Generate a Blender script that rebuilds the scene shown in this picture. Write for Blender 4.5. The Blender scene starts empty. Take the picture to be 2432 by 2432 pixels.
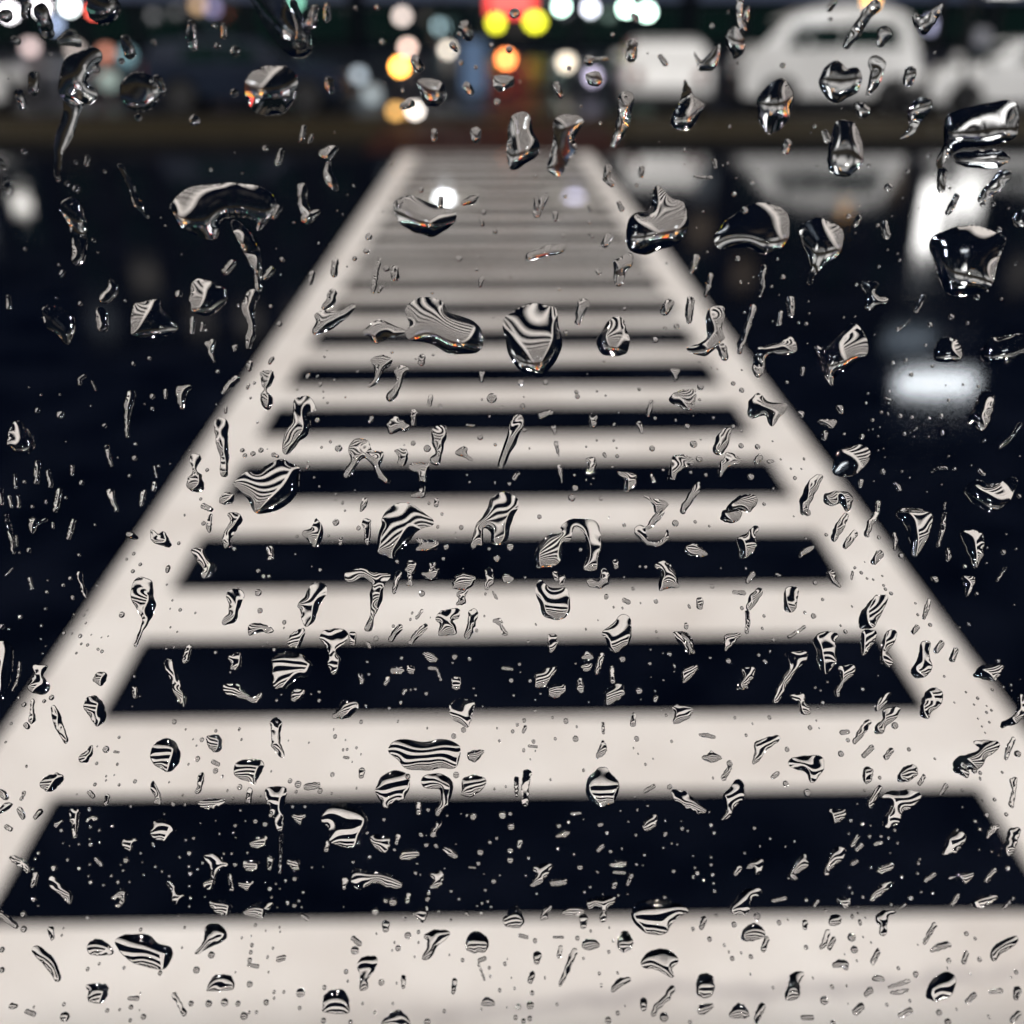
import bpy, bmesh, math, random
import numpy as np
from mathutils import Vector, Matrix
random.seed(7)
C = bpy.context.scene.collection
R = math.radians

# ---------------------------------------------------------------- camera
H = 1.75                      # eye height above the road
FPX = 2517.0                  # focal length in units of the 2432 px frame
PITCH, YAW = R(24.8), R(0.93)
LEAN = R(12)                  # the window leans outwards
PANE_Y = 0.078                # near face of the wet window, straight ahead of the lens
PANE_T = 0.00014
cam_d = bpy.data.cameras.new('camera')
cam_d.sensor_width = 36.0
cam_d.lens = 36.0 * FPX / 2432.0
cam_d.clip_start = 0.005
cam_d.clip_end = 500.0
cam_d.dof.use_dof = True
cam_d.dof.focus_distance = 0.0793
cam_d.dof.aperture_fstop = 22.5
cam = bpy.data.objects.new('camera', cam_d)
C.objects.link(cam)
cam.location = (0, 0, H)
cam.rotation_euler = (math.pi / 2 - PITCH, 0, -YAW)
bpy.context.scene.camera = cam

# ---------------------------------------------------------------- world, light, exposure
sc = bpy.context.scene
w = bpy.data.worlds.new("World")
sc.world = w
w.use_nodes = True
bg = w.node_tree.nodes['Background']
bg.inputs[0].default_value = (0.15, 0.32, 0.9, 1)
bg.inputs[1].default_value = 0.008
sun_d = bpy.data.lights.new('overhead_light', 'SUN')
sun_d.energy = 3.85
sun_d.angle = R(6)
sun_d.color = (1.0, 0.955, 0.90)
sun = bpy.data.objects.new('overhead_light', sun_d)
C.objects.link(sun)
sun.rotation_euler = (R(34), 0, R(-8))
vs = sc.view_settings
vs.view_transform = 'Standard'
vs.look = 'None'
vs.exposure = 0.0
vs.gamma = 1.0
sc.render.engine = 'CYCLES'
cy = sc.cycles
cy.max_bounces = 14
cy.transmission_bounces = 14
cy.glossy_bounces = 4
cy.diffuse_bounces = 1
cy.transparent_max_bounces = 8
cy.caustics_refractive = False
cy.caustics_reflective = False
cy.use_denoising = True
cy.sample_clamp_indirect = 150.0

# ---------------------------------------------------------------- geometry of the view
cp, sp = math.cos(PITCH), math.sin(PITCH)
FWD = np.array([math.sin(YAW) * cp, math.cos(YAW) * cp, -sp])
RGT = np.array([math.cos(YAW), -math.sin(YAW), 0.0])
UPV = np.cross(RGT, FWD)

def ray(px, py):
    px = np.asarray(px, float)[..., None]; py = np.asarray(py, float)[..., None]
    return FWD * FPX + RGT * (px - 1216.0) + UPV * (1216.0 - py)

def at(px, py, Y):
    """the point seen at a place of the photo, Y metres ahead"""
    d = ray(px, py)
    return np.array([0, 0, H]) + d * (Y / d[..., 1:2])

# the window: a point on its near face, its axis up the glass and its outward normal
P_O = np.array([0, PANE_Y, H]); P_U = np.array([0, math.sin(LEAN), math.cos(LEAN)]); P_N = np.array([0, math.cos(LEAN), -math.sin(LEAN)])

def on_window(px, py, off=0.0):
    """where the line of sight meets the window (off metres beyond its near face), and metres per frame unit there"""
    d = ray(px, py); e = np.array([0, 0, H])
    t = ((P_O - e) @ P_N + off) / (d @ P_N)
    return e + d * t[..., None], t

# ---------------------------------------------------------------- materials
def mat(name):
    m = bpy.data.materials.new(name); m.use_nodes = True
    return m, m.node_tree, m.node_tree.nodes['Principled BSDF']

def noise(nt, scale, detail=4, rough=.55, src='Object'):
    tc = nt.nodes.new('ShaderNodeTexCoord'); n = nt.nodes.new('ShaderNodeTexNoise')
    n.inputs['Scale'].default_value = scale; n.inputs['Detail'].default_value = detail
    n.inputs['Roughness'].default_value = rough
    nt.links.new(tc.outputs[src], n.inputs['Vector'])
    return n

def ramp(nt, fac, stops):
    r = nt.nodes.new('ShaderNodeValToRGB')
    e = r.color_ramp.elements
    e[0].position, e[0].color = stops[0][0], (*stops[0][1], 1)
    e[1].position, e[1].color = stops[-1][0], (*stops[-1][1], 1)
    for p, c in stops[1:-1]:
        k = e.new(p); k.color = (*c, 1)
    nt.links.new(fac, r.inputs[0])
    return r

def surf(name, c1, c2, scale=3.0, rough=.5, rough2=None, bump=0.0, bscale=200, metallic=0.0, coat=0.0):
    m, nt, b = mat(name)
    n = noise(nt, scale)
    r = ramp(nt, n.outputs['Fac'], [(.35, c1), (.65, c2)])
    nt.links.new(r.outputs[0], b.inputs['Base Color'])
    b.inputs['Roughness'].default_value = rough
    b.inputs['Metallic'].default_value = metallic
    b.inputs['Coat Weight'].default_value = coat
    b.inputs['Coat Roughness'].default_value = .05
    if rough2 is not None:
        n2 = noise(nt, scale * .37, 3)
        r2 = ramp(nt, n2.outputs['Fac'], [(.42, (rough,) * 3), (.6, (rough2,) * 3)])
        nt.links.new(r2.outputs[0], b.inputs['Roughness'])
    if bump:
        n3 = noise(nt, bscale, 3)
        bp = nt.nodes.new('ShaderNodeBump')
        bp.inputs['Strength'].default_value = bump
        bp.inputs['Distance'].default_value = .004
        nt.links.new(n3.outputs['Fac'], bp.inputs['Height'])
        nt.links.new(bp.outputs[0], b.inputs['Normal'])
    return m

def glow(name, col, strength):
    m, nt, b = mat(name)
    n = noise(nt, 6.0, 1)
    r = ramp(nt, n.outputs['Fac'], [(.3, tuple(.85 * k for k in col)), (.7, col)])
    b.inputs['Base Color'].default_value = (0.05, 0.05, 0.05, 1)
    nt.links.new(r.outputs[0], b.inputs['Emission Color'])
    b.inputs['Emission Strength'].default_value = strength
    return m

def clear(name, ior):
    m = bpy.data.materials.new(name); m.use_nodes = True
    nt = m.node_tree; nt.nodes.clear()
    o = nt.nodes.new('ShaderNodeOutputMaterial'); g = nt.nodes.new('ShaderNodeBsdfGlass')
    g.inputs['IOR'].default_value = ior; g.inputs['Roughness'].default_value = 0.0
    nt.links.new(g.outputs[0], o.inputs['Surface'])
    return m

M = {}
M['asphalt'] = surf('wet_asphalt', (.0007, .0015, .0046), (.0042, .0058, .0118), 2.6, .03, .07, .05, 50)
M['asphalt'].node_tree.nodes['Principled BSDF'].inputs['Specular IOR Level'].default_value = .35
M['far_asphalt'] = surf('far_asphalt', (.003, .004, .007), (.006, .007, .011), 3.0, .4, .3, .2, 60)
M['verge'] = surf('wet_pavement', (.017, .013, .006), (.026, .020, .010), 2.0, .8, .7, .3, 60)
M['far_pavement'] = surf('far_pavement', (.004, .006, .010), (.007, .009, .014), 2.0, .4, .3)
M['kerb'] = surf('kerb_stone', (.008, .008, .008), (.014, .013, .012), 4.0, .6)
M['ramp'] = surf('red_brown_tactile', (.022, .009, .007), (.032, .012, .009), 6.0, .5)
M['brick'] = surf('dark_brick', (.002, .003, .006), (.005, .006, .010), 1.5, .7)
M['shutter'] = surf('shop_shutter', (.002, .004, .008), (.005, .007, .012), .8, .5)
M['metal'] = surf('dark_metal', (.015, .016, .02), (.03, .03, .035), 8.0, .35, metallic=.6)
M['white_car'] = surf('white_car_paint', (.74, .74, .74), (.82, .82, .82), 1.0, .25, coat=.6)
M['navy_car'] = surf('navy_car_paint', (.006, .010, .022), (.010, .016, .032), 1.0, .6)
M['car_glass'] = surf('tinted_car_glass', (.004, .012, .011), (.006, .016, .014), 2.0, .06)
M['tyre'] = surf('tyre_rubber', (.01, .01, .01), (.018, .018, .018), 20.0, .8)
M['rim'] = surf('wheel_rim', (.12, .12, .13), (.18, .18, .19), 10.0, .3, metallic=.8)
M['trim'] = surf('black_trim', (.012, .012, .013), (.02, .02, .021), 5.0, .5)
M['rubber'] = surf('window_rubber', (.012, .012, .012), (.02, .02, .02), 30.0, .7)
M['red_paint'] = surf('red_paint', (.12, .022, .014), (.17, .03, .02), 3.0, .4)
M['board'] = surf('dark_board', (.02, .02, .02), (.03, .03, .03), 3.0, .5)
M['pane'] = clear('window_glass', 1.5)
M['water'] = clear('rain_water', 1.333)

for k_, v_ in (('verge', .12), ('far_pavement', .1), ('kerb', .1), ('brick', .05), ('shutter', .05), ('navy_car', .15), ('ramp', .15), ('far_asphalt', .2)):
    M[k_].node_tree.nodes['Principled BSDF'].inputs['Specular IOR Level'].default_value = v_

# road paint: white with grime, worn pits and one smeared tyre trace on the nearest bar
def paint_material():
    m, nt, b = mat('wet_road_paint')
    N, L = nt.nodes, nt.links
    n1 = noise(nt, 2.2, 5, .6); n2 = noise(nt, 140, 4, .7)
    r1 = ramp(nt, n1.outputs['Fac'], [(.3, (.69, .635, .60)), (.66, (.85, .81, .78))])
    r2 = ramp(nt, n2.outputs['Fac'], [(.30, (.78, .78, .78)), (.46, (1, 1, 1))])
    mx = N.new('ShaderNodeMixRGB'); mx.blend_type = 'MULTIPLY'; mx.inputs[0].default_value = .6
    L.new(r1.outputs[0], mx.inputs[1]); L.new(r2.outputs[0], mx.inputs[2])
    geo = N.new('ShaderNodeNewGeometry'); sep = N.new('ShaderNodeSeparateXYZ')
    L.new(geo.outputs['Position'], sep.inputs[0])
    def mth(op, a, bb=None, c=None):
        k = N.new('ShaderNodeMath'); k.operation = op
        for i, v in enumerate((a, bb, c)):
            if v is None: continue
            if isinstance(v, (int, float)): k.inputs[i].default_value = v
            else: L.new(v, k.inputs[i])
        return k.outputs[0]
    n3 = noise(nt, 5.0, 4, .6, 'Object'); 
    line = mth('MULTIPLY_ADD', sep.outputs['X'], 0.070, 1.472)
    dy = mth('SUBTRACT', sep.outputs['Y'], line)
    dy = mth('ADD', dy, mth('MULTIPLY', mth('SUBTRACT', n3.outputs['Fac'], .5), .14))
    a = mth('DIVIDE', mth('ABSOLUTE', dy), .022)
    band = mth('SUBTRACT', 1.0, mth('MINIMUM', a, 1.0))
    side = mth('MINIMUM', mth('MAXIMUM', mth('MULTIPLY_ADD', sep.outputs['X'], 2.2, .8), 0.0), 1.0)
    n4 = noise(nt, 14.0, 4, .7, 'Object')
    amt = mth('MULTIPLY', mth('MULTIPLY', band, side), mth('MULTIPLY', n4.outputs['Fac'], 1.25))
    m2 = N.new('ShaderNodeMixRGB'); m2.inputs[2].default_value = (.30, .27, .29, 1)
    L.new(amt, m2.inputs[0]); L.new(mx.outputs[0], m2.inputs[1])
    L.new(m2.outputs[0], b.inputs['Base Color'])
    b.inputs['Roughness'].default_value = .38
    b.inputs['Specular IOR Level'].default_value = .25
    return m
M['paint'] = paint_material()
M['puddle'] = surf('puddle_over_paint', (.52, .50, .47), (.60, .57, .53), 3.0, .02)

# ---------------------------------------------------------------- mesh helpers
def box(bm, x0, x1, y0, y1, z0, z1, bevel=0.0):
    v = [bm.verts.new(p) for p in ((x0,y0,z0),(x1,y0,z0),(x1,y1,z0),(x0,y1,z0),(x0,y0,z1),(x1,y0,z1),(x1,y1,z1),(x0,y1,z1))]
    fs = [bm.faces.new([v[i] for i in f]) for f in ((3,2,1,0),(4,5,6,7),(0,1,5,4),(1,2,6,5),(2,3,7,6),(3,0,4,7))]
    if bevel:
        es = list({e for f in fs for e in f.edges})
        bmesh.ops.bevel(bm, geom=es, offset=bevel, segments=2, profile=.5, affect='EDGES')

def rod(bm, p, q, r0, r1=None, seg=12, cap=True):
    r1 = r0 if r1 is None else r1
    p, q = Vector(p), Vector(q); d = q - p
    mt = Matrix.Translation((p + q) / 2) @ d.to_track_quat('Z', 'Y').to_matrix().to_4x4()
    bmesh.ops.create_cone(bm, cap_ends=cap, segments=seg, radius1=r0, radius2=r1, depth=d.length, matrix=mt)

def ball(bm, c, r, sx=1, sy=1, sz=1, seg=16):
    bmesh.ops.create_uvsphere(bm, u_segments=seg, v_segments=seg // 2 + 2, radius=r,
                              matrix=Matrix.Translation(c) @ Matrix.Diagonal((sx, sy, sz, 1)))

def prism(bm, pts, x0, x1, inset=None):
    """a side profile (y, z) pushed from x0 to x1; inset(z) narrows it towards the roof"""
    a, b = [], []
    for (y, z) in pts:
        k = inset(z) if inset else 0
        a.append(bm.verts.new((x0 + k, y, z))); b.append(bm.verts.new((x1 - k, y, z)))
    n = len(pts)
    bm.faces.new(a[::-1]); bm.faces.new(b)
    for i in range(n):
        j = (i + 1) % n
        bm.faces.new((a[i], a[j], b[j], b[i]))

def obj(name, bm, m, parent=None, smooth=False, bevel=0.0):
    bmesh.ops.recalc_face_normals(bm, faces=bm.faces)
    me = bpy.data.meshes.new(name); bm.to_mesh(me); bm.free()
    me.materials.append(m)
    if smooth:
        for p in me.polygons: p.use_smooth = True
    o = bpy.data.objects.new(name, me); C.objects.link(o)
    if parent: o.parent = parent
    if bevel:
        bv = o.modifiers.new('bevel', 'BEVEL'); bv.width = bevel; bv.segments = 3; bv.limit_method = 'ANGLE'
    return o

def B(): return bmesh.new()

def tag(o, label, cat, group=None):
    o['label'] = label; o['category'] = cat
    if group: o['group'] = group
    return o

def thing(name, label, cat, loc=(0, 0, 0), rz=0.0, group=None):
    o = bpy.data.objects.new(name, None); C.objects.link(o)
    o.location = loc; o.rotation_euler = (0, 0, rz)
    return tag(o, label, cat, group)

def structure(name, bm, m):
    o = obj(name, bm, m); o['kind'] = 'structure'
    return o

def sheet(bm, x0, x1, y0, y1, z):
    bm.faces.new([bm.verts.new(p) for p in ((x0,y0,z),(x1,y0,z),(x1,y1,z),(x0,y1,z))])
DROPS = """
00|520 320 55,430 380 80,400 500 70,500 540 50/430 520 70,400 640 42,370 750 46,330 850 28,322 1000 12
00|790 520 110;P 1390 450,1480 380,1620 380,1680 450,1660 560,1600 640,1450 640,1400 560
00|P 1400 -60,1560 -60,1640 60,1740 150,1760 280,1680 330,1580 260,1480 120;1660 20 22,1700 150 26,1705 250 34;1780 50 25,1760 130 30;1850 30 15,1850 100 22
00|1080 130 18,1080 200 30,1095 265 22;1215 145 14;1265 150 14,1265 200 18;1230 260 18;1330 290 28;870 240 16;1325 525 22;710 230 30,735 300 35;685 345 18;890 450 25,915 510 25;780 665 20
00|190 430 30,190 510 30;105 530 25,128 600 22;540 390 22;350 230 25,400 215 45,440 240 25;580 40 95;230 60 45,270 190 35;30 90 42;85 230 25;150 30 20,140 90 15;1860 460 25,1870 510 20
00|1720 720 14,1705 790 14;1765 770 10,1750 800 10;1595 850 14,1570 920 18;1500 840 16;495 890 14,485 930 14;427 918 12;135 860 18;325 1015 14;430 1070 22;380 1040 14;40 1050 25,50 1080 20
00|P 970 1150,1080 1060,1250 1040,1400 1040,1530 1090,1560 1180,1490 1270,1380 1230,1250 1240,1230 1340,1150 1350,1040 1290,980 1210
00|1330 1265 22,1380 1340 42,1430 1440 42,1455 1530 24,1462 1640 13;680 940 12,740 1050 14,780 1160 20,830 1220 14;400 1180 60,440 1260 45,450 1380 42,440 1460 38
00|1710 1060 25,1710 1150 22,1740 1230 34,1800 1200 12;P 1800 870,1850 830,1910 830,1890 880,1870 940,1905 1030,1905 1080,1860 1060,1830 980,1845 920;1575 1180 20,1550 1220 18;1480 1260 20,1465 1290 15;590 970 10;140 1410 10;0 900 10,20 950 12;1100 680 30
01|980 75 32;1655 90 14,1665 110 14;200 40 16;80 45 12;230 235 16;700 150 35,720 200 28;665 190 12;850 255 14;950 275 20;675 355 14;760 380 12;630 250 20,650 280 14;420 340 25,440 380 30
01|P 430 460,500 440,580 480,590 560,540 600,480 590,450 530;345 510 10;350 600 20,390 580 25;710 490 25,730 520 22;P 870 430,960 430,980 470,940 500,890 520,860 480;880 575 18;525 745 18,525 785 16;760 750 32,760 785 24
01|P 950 700,990 640,1060 650,1080 730,1120 820,1100 890,1040 920,990 960,950 950,940 850;P 1200 690,1250 650,1330 650,1370 690,1320 780,1330 840,1290 900,1240 990,1170 970,1180 880,1200 780
01|1440 335 12,1500 330 12;1400 340 30;1645 250 30,1640 320 32;P 1380 420,1450 400,1480 450,1460 490,1400 480;1290 390 14;1535 195 12;1805 320 14,1835 360 14;1610 560 45,1600 650 38,1580 740 30,1540 820 18;1510 950 20,1500 1010 22,1530 1040 16
01|1215 480 20,1240 540 16;1465 695 10;1355 600 10;1700 955 18,1695 990 16;1670 1050 12;560 1120 14,560 1160 16;690 1150 14,740 1130 25,770 1110 12;450 1075 14;330 1140 20,320 1170 12
01|P 300 1140,400 1110,520 1160,640 1200,630 1270,520 1335,440 1320,350 1280,310 1220;1160 1100 14,1130 1160 20,1105 1210 22;1105 1120 14,1100 1180 16;1210 1210 18,1210 1240 14;805 1200 14;785 1240 10,797 1270 12;870 1310 14;1095 995 10;1265 1110 12;1400 1165 8,1408 1195 8
01|1570 1150 14,1585 1180 18;1515 1340 22,1490 1380 22;1405 1325 8,1420 1340 8;155 1340 20;140 1420 16;P 1050 1430,1150 1395,1270 1385,1240 1430,1120 1460,1050 1480
BB|P 470 800,520 790,545 700,600 745,650 770,662 860,620 920,560 940,500 960,440 940,435 850
BB|P 600 470,610 420,640 370,650 300,670 330,690 370,725 390,720 410,680 480,640 490
BB|P 1085 860,1110 840,1160 820,1200 840,1250 870,1240 940,1200 990,1150 1030,1130 1075,1115 1060,1130 1000,1100 920
BB|P 1580 930,1610 880,1740 850,1850 890,1860 930,1830 1000,1810 1080,1700 1115,1640 1100,1610 1030
BB|P 590 1510,620 1480,690 1470,690 1520,670 1550,620 1530
02|325 0 18,320 100 18,340 160 22;365 50 14,355 110 18;P 240 210,290 150,330 190,350 270,300 330,270 290;P 60 270,110 340,200 250,210 280,190 380,140 400,100 400,80 350;165 145 14
02|860 5 14,830 45 18;835 110 12;565 370 16;1090 30 35,1040 80 30,990 170 30,930 250 22;P 1310 80,1360 90,1420 50,1470 20,1460 80,1420 140,1370 200,1320 150;1140 190 40,1120 240 22;P 1050 340,1090 310,1150 350,1140 400,1110 480,1060 540,1040 530,1060 420
02|P 780 430,820 370,880 340,930 390,990 380,1010 440,990 520,920 560,860 585,800 540,775 480;1290 410 34,1275 460 30;P 430 560,470 500,560 445,620 520,610 620,580 700,500 760,440 700,425 620
02|P 970 590,1020 580,1060 620,1040 660,1000 660;P 1280 620,1330 560,1400 560,1410 600,1340 700,1290 770,1230 785,1280 720;P 850 740,880 680,960 690,1000 760,1020 840,1010 930,950 990,890 1000,830 960,825 860
02|805 750 18,820 790 22;595 810 22,580 855 20;1390 880 12;745 715 12;1055 935 10;1470 970 25,1465 1010 25,1465 1065 22;P 1480 750,1500 650,1600 610,1700 590,1800 570,1890 580,1900 640,1890 760,1800 810,1700 830,1560 840,1500 900,1450 960,1440 900,1480 820
02|P 1540 870,1660 850,1800 850,1850 900,1780 950,1660 950,1560 930;P 1810 960,1860 980,1830 1040,1760 1100,1700 1140,1670 1120,1720 1050;1550 1110 16,1525 1160 18,1505 1200 16;1165 1060 24;180 910 12,185 945 10;350 1190 20;70 1000 8,160 1005 10
02|940 1225 16;1000 1230 14,980 1270 14;1140 1265 20,1155 1330 22;1105 1275 10;P 180 1330,260 1240,380 1160,500 1155,590 1210,605 1300,580 1380,480 1440,380 1400,280 1400,200 1400;1700 1155 14;1760 1155 12;1790 1300 16;P 1870 1220,1932 1190,1960 1270,1890 1280
10|1310 45 22,1275 85 20;1535 80 20,1500 120 16;45 230 8,48 290 16;330 50 8;P 555 240,600 190,625 130,645 160,668 165,650 230,600 270;P 240 310,270 280,350 300,410 340,420 400,395 480,370 500,330 450,280 420,250 380
10|P 545 300,580 290,605 340,605 420,560 425,548 380;P 740 420,750 290,800 260,900 250,910 290,1000 400,960 440,840 470,760 450;P 1075 290,1085 160,1130 130,1190 150,1270 190,1280 250,1200 330,1120 330;1090 360 16,1085 430 12;1148 385 12,1140 420 10;1165 420 8;1010 215 20
10|1430 225 35,1400 290 35,1425 390 18,1415 460 25,1405 510 14;P 1160 490,1215 475,1205 540,1212 595,1185 565,1170 520;P 1312 510,1343 505,1325 540;1412 610 18,1408 640 12;1230 655 10;1540 580 12,1525 605 10;1765 100 16,1755 150 12;1580 385 14;1895 30 20,1890 100 20
10|1880 210 25,1870 260 28,1835 290 16;P 1780 330,1850 305,1932 310,1990 270,2010 290,1960 350,1900 400,1840 430,1780 448,1765 420,1790 370;1335 700 20,1290 740 20,1265 770 12;475 680 10,450 695 10,448 725 8;520 710 5,540 760 5
10|745 780 22,722 850 22,716 940 10,718 1020 8;935 765 12,935 800 8;P 1000 740,1085 735,1050 790,1035 870,1010 840,1000 790;843 580 10;P 1470 680,1490 650,1545 655,1540 720,1505 765,1540 800,1535 860,1510 870,1480 840,1475 780,1490 750
10|1405 730 8,1398 748 8;1437 720 9;P 40 1060,50 990,90 930,130 960,180 1020,190 1080,150 1118,90 1110,60 1080;210 875 14;340 900 20;860 795 14;860 865 10;590 960 12;760 1145 14;765 1065 8;605 1080 12,610 1120 10,628 1185 8
10|215 1170 14,205 1220 16,205 1280 14;408 1190 9,405 1235 9;83 1240 7,85 1310 8;135 1280 9;270 1220 10,285 1300 14;460 1285 14;872 1290 12,870 1320 12;870 1190 4,885 1250 4;730 1245 9;895 1190 7;1275 860 10,1275 885 8
10|1250 960 42,1255 1050 35,1270 1140 22,1265 1230 22;P 1070 1140,1110 1120,1135 1150,1110 1210,1140 1250,1150 1320,1100 1335,1060 1310,1060 1260,1090 1210;P 1660 820,1740 790,1785 860,1780 880,1740 890,1755 950,1740 1010,1690 1050,1640 1115,1600 1110,1610 1010,1650 940,1660 890
10|P 1315 1290,1380 1230,1450 1220,1500 1190,1580 1155,1640 1170,1695 1200,1690 1240,1680 1340,1600 1420,1500 1455,1430 1440,1400 1370,1350 1320;1430 1120 14;1385 1130 12;1370 1100 12;1475 1100 14;1545 1125 12,1570 1135 8;1170 1212 10;1740 1195 12;1795 930 13;1915 1090 20
10|P 1240 1380,1270 1340,1320 1350,1320 1390,1290 1405,1250 1400;1150 1415 15,1190 1435 14;P 795 1420,790 1380,800 1335,825 1330,815 1390;625 1340 22,640 1400 10,660 1440 8;335 1330 16,320 1400 16,310 1440 12;370 1370 8;0 1330 14,5 1400 12;50 1365 8,62 1420 8;100 1360 7,105 1420 8;180 1420 9
11|215 20 14,195 80 16,185 150 18,180 200 12;255 70 18;300 70 20,305 120 24;225 175 10,210 200 10;75 15 14;665 15 18;765 78 8;793 130 18,785 165 10;P 1540 110,1545 30,1590 0,1640 -20,1650 40,1610 90,1590 160,1550 165;1455 90 18
11|P 120 430,200 365,260 375,350 420,355 440,250 470,200 495,160 460;P 365 300,420 245,500 235,570 260,600 310,680 345,750 370,790 430,800 500,760 548,680 555,600 545,520 500,440 480,380 470,365 440,390 390,370 350
11|P 920 350,980 310,1060 275,1150 280,1210 290,1225 380,1248 460,1230 560,1180 640,1130 685,1060 670,990 630,945 540,920 430;1370 270 32,1350 320 26,1335 375 16;P 1445 480,1490 400,1530 345,1590 350,1615 420,1632 490,1610 550,1530 568,1460 540
11|1855 270 26,1830 310 26;1830 410 10;1897 400 16;1270 435 14;1775 475 16;P 165 590,220 560,280 580,285 610,240 650,200 720,150 740,180 690,185 630;P 300 650,340 620,375 635,350 690,330 760,300 815,260 820,255 780,310 720
11|455 575 20,452 605 20;795 665 16,793 705 10;1015 718 16;1155 715 14;285 545 8;518 560 8;P 1860 640,1910 640,1905 690,1885 710,1870 680;505 800 14,497 840 14;558 850 12;850 805 28;905 860 12;1025 850 14;1330 770 12;1335 795 14;1445 765 7;1685 753 10;1495 790 6
11|1180 885 16,1130 905 20;1425 915 22,1425 950 20;1755 830 14,1735 900 14;1685 950 14,1700 995 10;1775 920 10;170 920 12,160 940 8;410 885 18,405 950 14;710 957 6,750 960 5;1200 970 12,1208 1005 8;1035 985 10;P 262 950,300 910,340 930,385 965,370 990,320 990,280 1010,262 990
11|P 520 970,590 965,590 1030,570 1110,555 1180,510 1180,500 1150,530 1110,510 1050;1000 930 34,975 1000 34,945 1080 26,915 1150 22,900 1185 18;P 50 1060,90 1035,150 1050,170 1100,235 1110,230 1160,215 1190,240 1240,280 1270,260 1290,200 1250,165 1170,130 1140,90 1180,60 1240,20 1255,15 1220,50 1160,40 1100
11|P 300 1100,365 1095,375 1150,350 1190,320 1180,320 1130;405 1060 14;485 1090 20;785 1025 16;870 1068 9;P 645 1110,680 1080,715 1090,710 1120,745 1155,730 1165,700 1140,660 1130;1215 1060 14,1225 1110 8,1230 1130 4;1445 1043 6;1758 1090 16;1385 1080 6
11|P 385 1200,395 1175,490 1175,490 1220,475 1280,440 1270,425 1230;460 1310 14,455 1350 20,400 1358 8;1232 1190 9,1240 1235 12,1248 1280 5;998 1230 12,980 1260 12;950 1290 10;710 1240 6;725 1280 6;P 1385 1150,1435 1140,1440 1200,1420 1235,1385 1225,1400 1190
11|P 1560 1225,1600 1225,1660 1235,1675 1290,1640 1330,1600 1325,1605 1270;1322 1315 16;1318 1240 7;1303 1368 20;1755 1240 6,1770 1275 10;P 1850 1260,1860 1190,1870 1140,1932 1125,1990 1150,1985 1180,1930 1200,1900 1260,1870 1275
11|P 1705 1355,1750 1370,1840 1390,1840 1420,1800 1450,1770 1450,1760 1400;P 105 1448,110 1400,125 1370,148 1375,140 1420;537 1385 14,535 1410 12;495 1400 8
12|75 10 20,60 60 18,45 100 8;158 110 14,145 170 14,128 225 8;460 60 14,450 110 16,455 170 14,437 225 8;310 15 15;P 1010 150,1060 145,1110 160,1085 210,1170 250,1100 290,1060 305,1030 290,1040 230;1360 230 14,1320 310 14;1665 235 16;1805 243 8;1725 198 8
12|45 250 22,35 330 22,35 370 14;P 20 525,100 490,140 460,130 370,150 300,230 285,235 340,220 420,240 460,200 500,130 565,60 550;220 520 28,235 570 22;400 290 18,380 360 14,360 430 22,330 500 20,322 540 12;610 250 22,615 330 18;555 320 10,545 380 16;350 320 8
12|P 400 590,420 530,470 510,560 485,620 460,645 530,600 560,520 555,470 580,460 640,430 690,400 650;P 745 505,800 520,905 430,950 385,1000 400,1045 480,1045 550,990 590,930 640,860 690,850 740,810 690,790 600;1217 415 12;1235 405 6,1280 370 5;1400 390 14;1520 345 16;1613 380 9;1375 505 9;1190 605 10
12|1412 625 8;1293 672 12;912 347 6;P 1425 560,1440 490,1490 460,1550 480,1580 540,1560 590,1490 600,1430 590;P 1690 540,1740 470,1810 460,1932 440,1960 500,1932 540,1860 590,1770 605,1700 590;285 722 12;333 760 14;100 740 18;95 815 8;680 640 12,675 670 8;590 715 9
12|P 365 880,385 810,430 780,480 820,585 840,585 870,540 920,505 965,480 940,470 900,390 920,370 900;P 650 880,685 885,680 915,660 905;P 870 850,905 850,908 890,890 890;P 765 930,870 930,850 975,810 965;805 1005 16,800 1030 14;1125 885 9;1232 905 12;1395 917 8;1150 805 6,1175 812 5
12|1290 997 5,1360 955 5;1075 930 10;P 1610 940,1640 870,1700 770,1750 770,1760 830,1745 900,1730 950,1690 990,1660 960;1910 950 10,1870 1020 10,1800 1085 6;P 170 1110,190 1030,240 970,270 980,265 1030,240 1100,210 1125;60 1065 20;330 1075 14;423 1080 14;92 1150 18
12|435 1140 18,415 1165 16;485 1165 10,510 1160 7;25 965 14;285 965 10;330 990 7;P 205 1240,205 1180,240 1140,250 1110,320 1140,320 1170,260 1190,220 1245;P 850 1220,870 1130,905 1090,1000 1072,1060 1100,1050 1160,985 1230,900 1250;385 1250 18;130 1240 10;45 1225 8;612 1205 6;513 1315 6
12|90 1290 12,70 1330 22,30 1390 20,0 1440 18;P 240 1448,280 1390,330 1355,400 1350,420 1390,380 1448,330 1440;P 670 1460,665 1390,700 1300,740 1250,790 1240,770 1300,730 1380,700 1455;P 805 1350,900 1330,955 1350,960 1400,930 1448,890 1400,840 1415,805 1400
12|P 1095 1390,1120 1395,1110 1440,1095 1448;1230 1445 10,1350 1440 10;P 1195 1285,1225 1295,1238 1330,1215 1325;1010 1275 12,1007 1305 8;918 1243 7;1410 1220 6,1450 1200 7,1490 1200 7;1680 1215 10,1705 1235 10;P 1600 1330,1660 1270,1730 1290,1800 1280,1870 1255,1890 1290,1860 1370,1830 1400,1780 1440,1700 1430,1640 1390
12|1905 1360 12;1485 1400 5,1483 1430 5;460 1405 9
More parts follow.
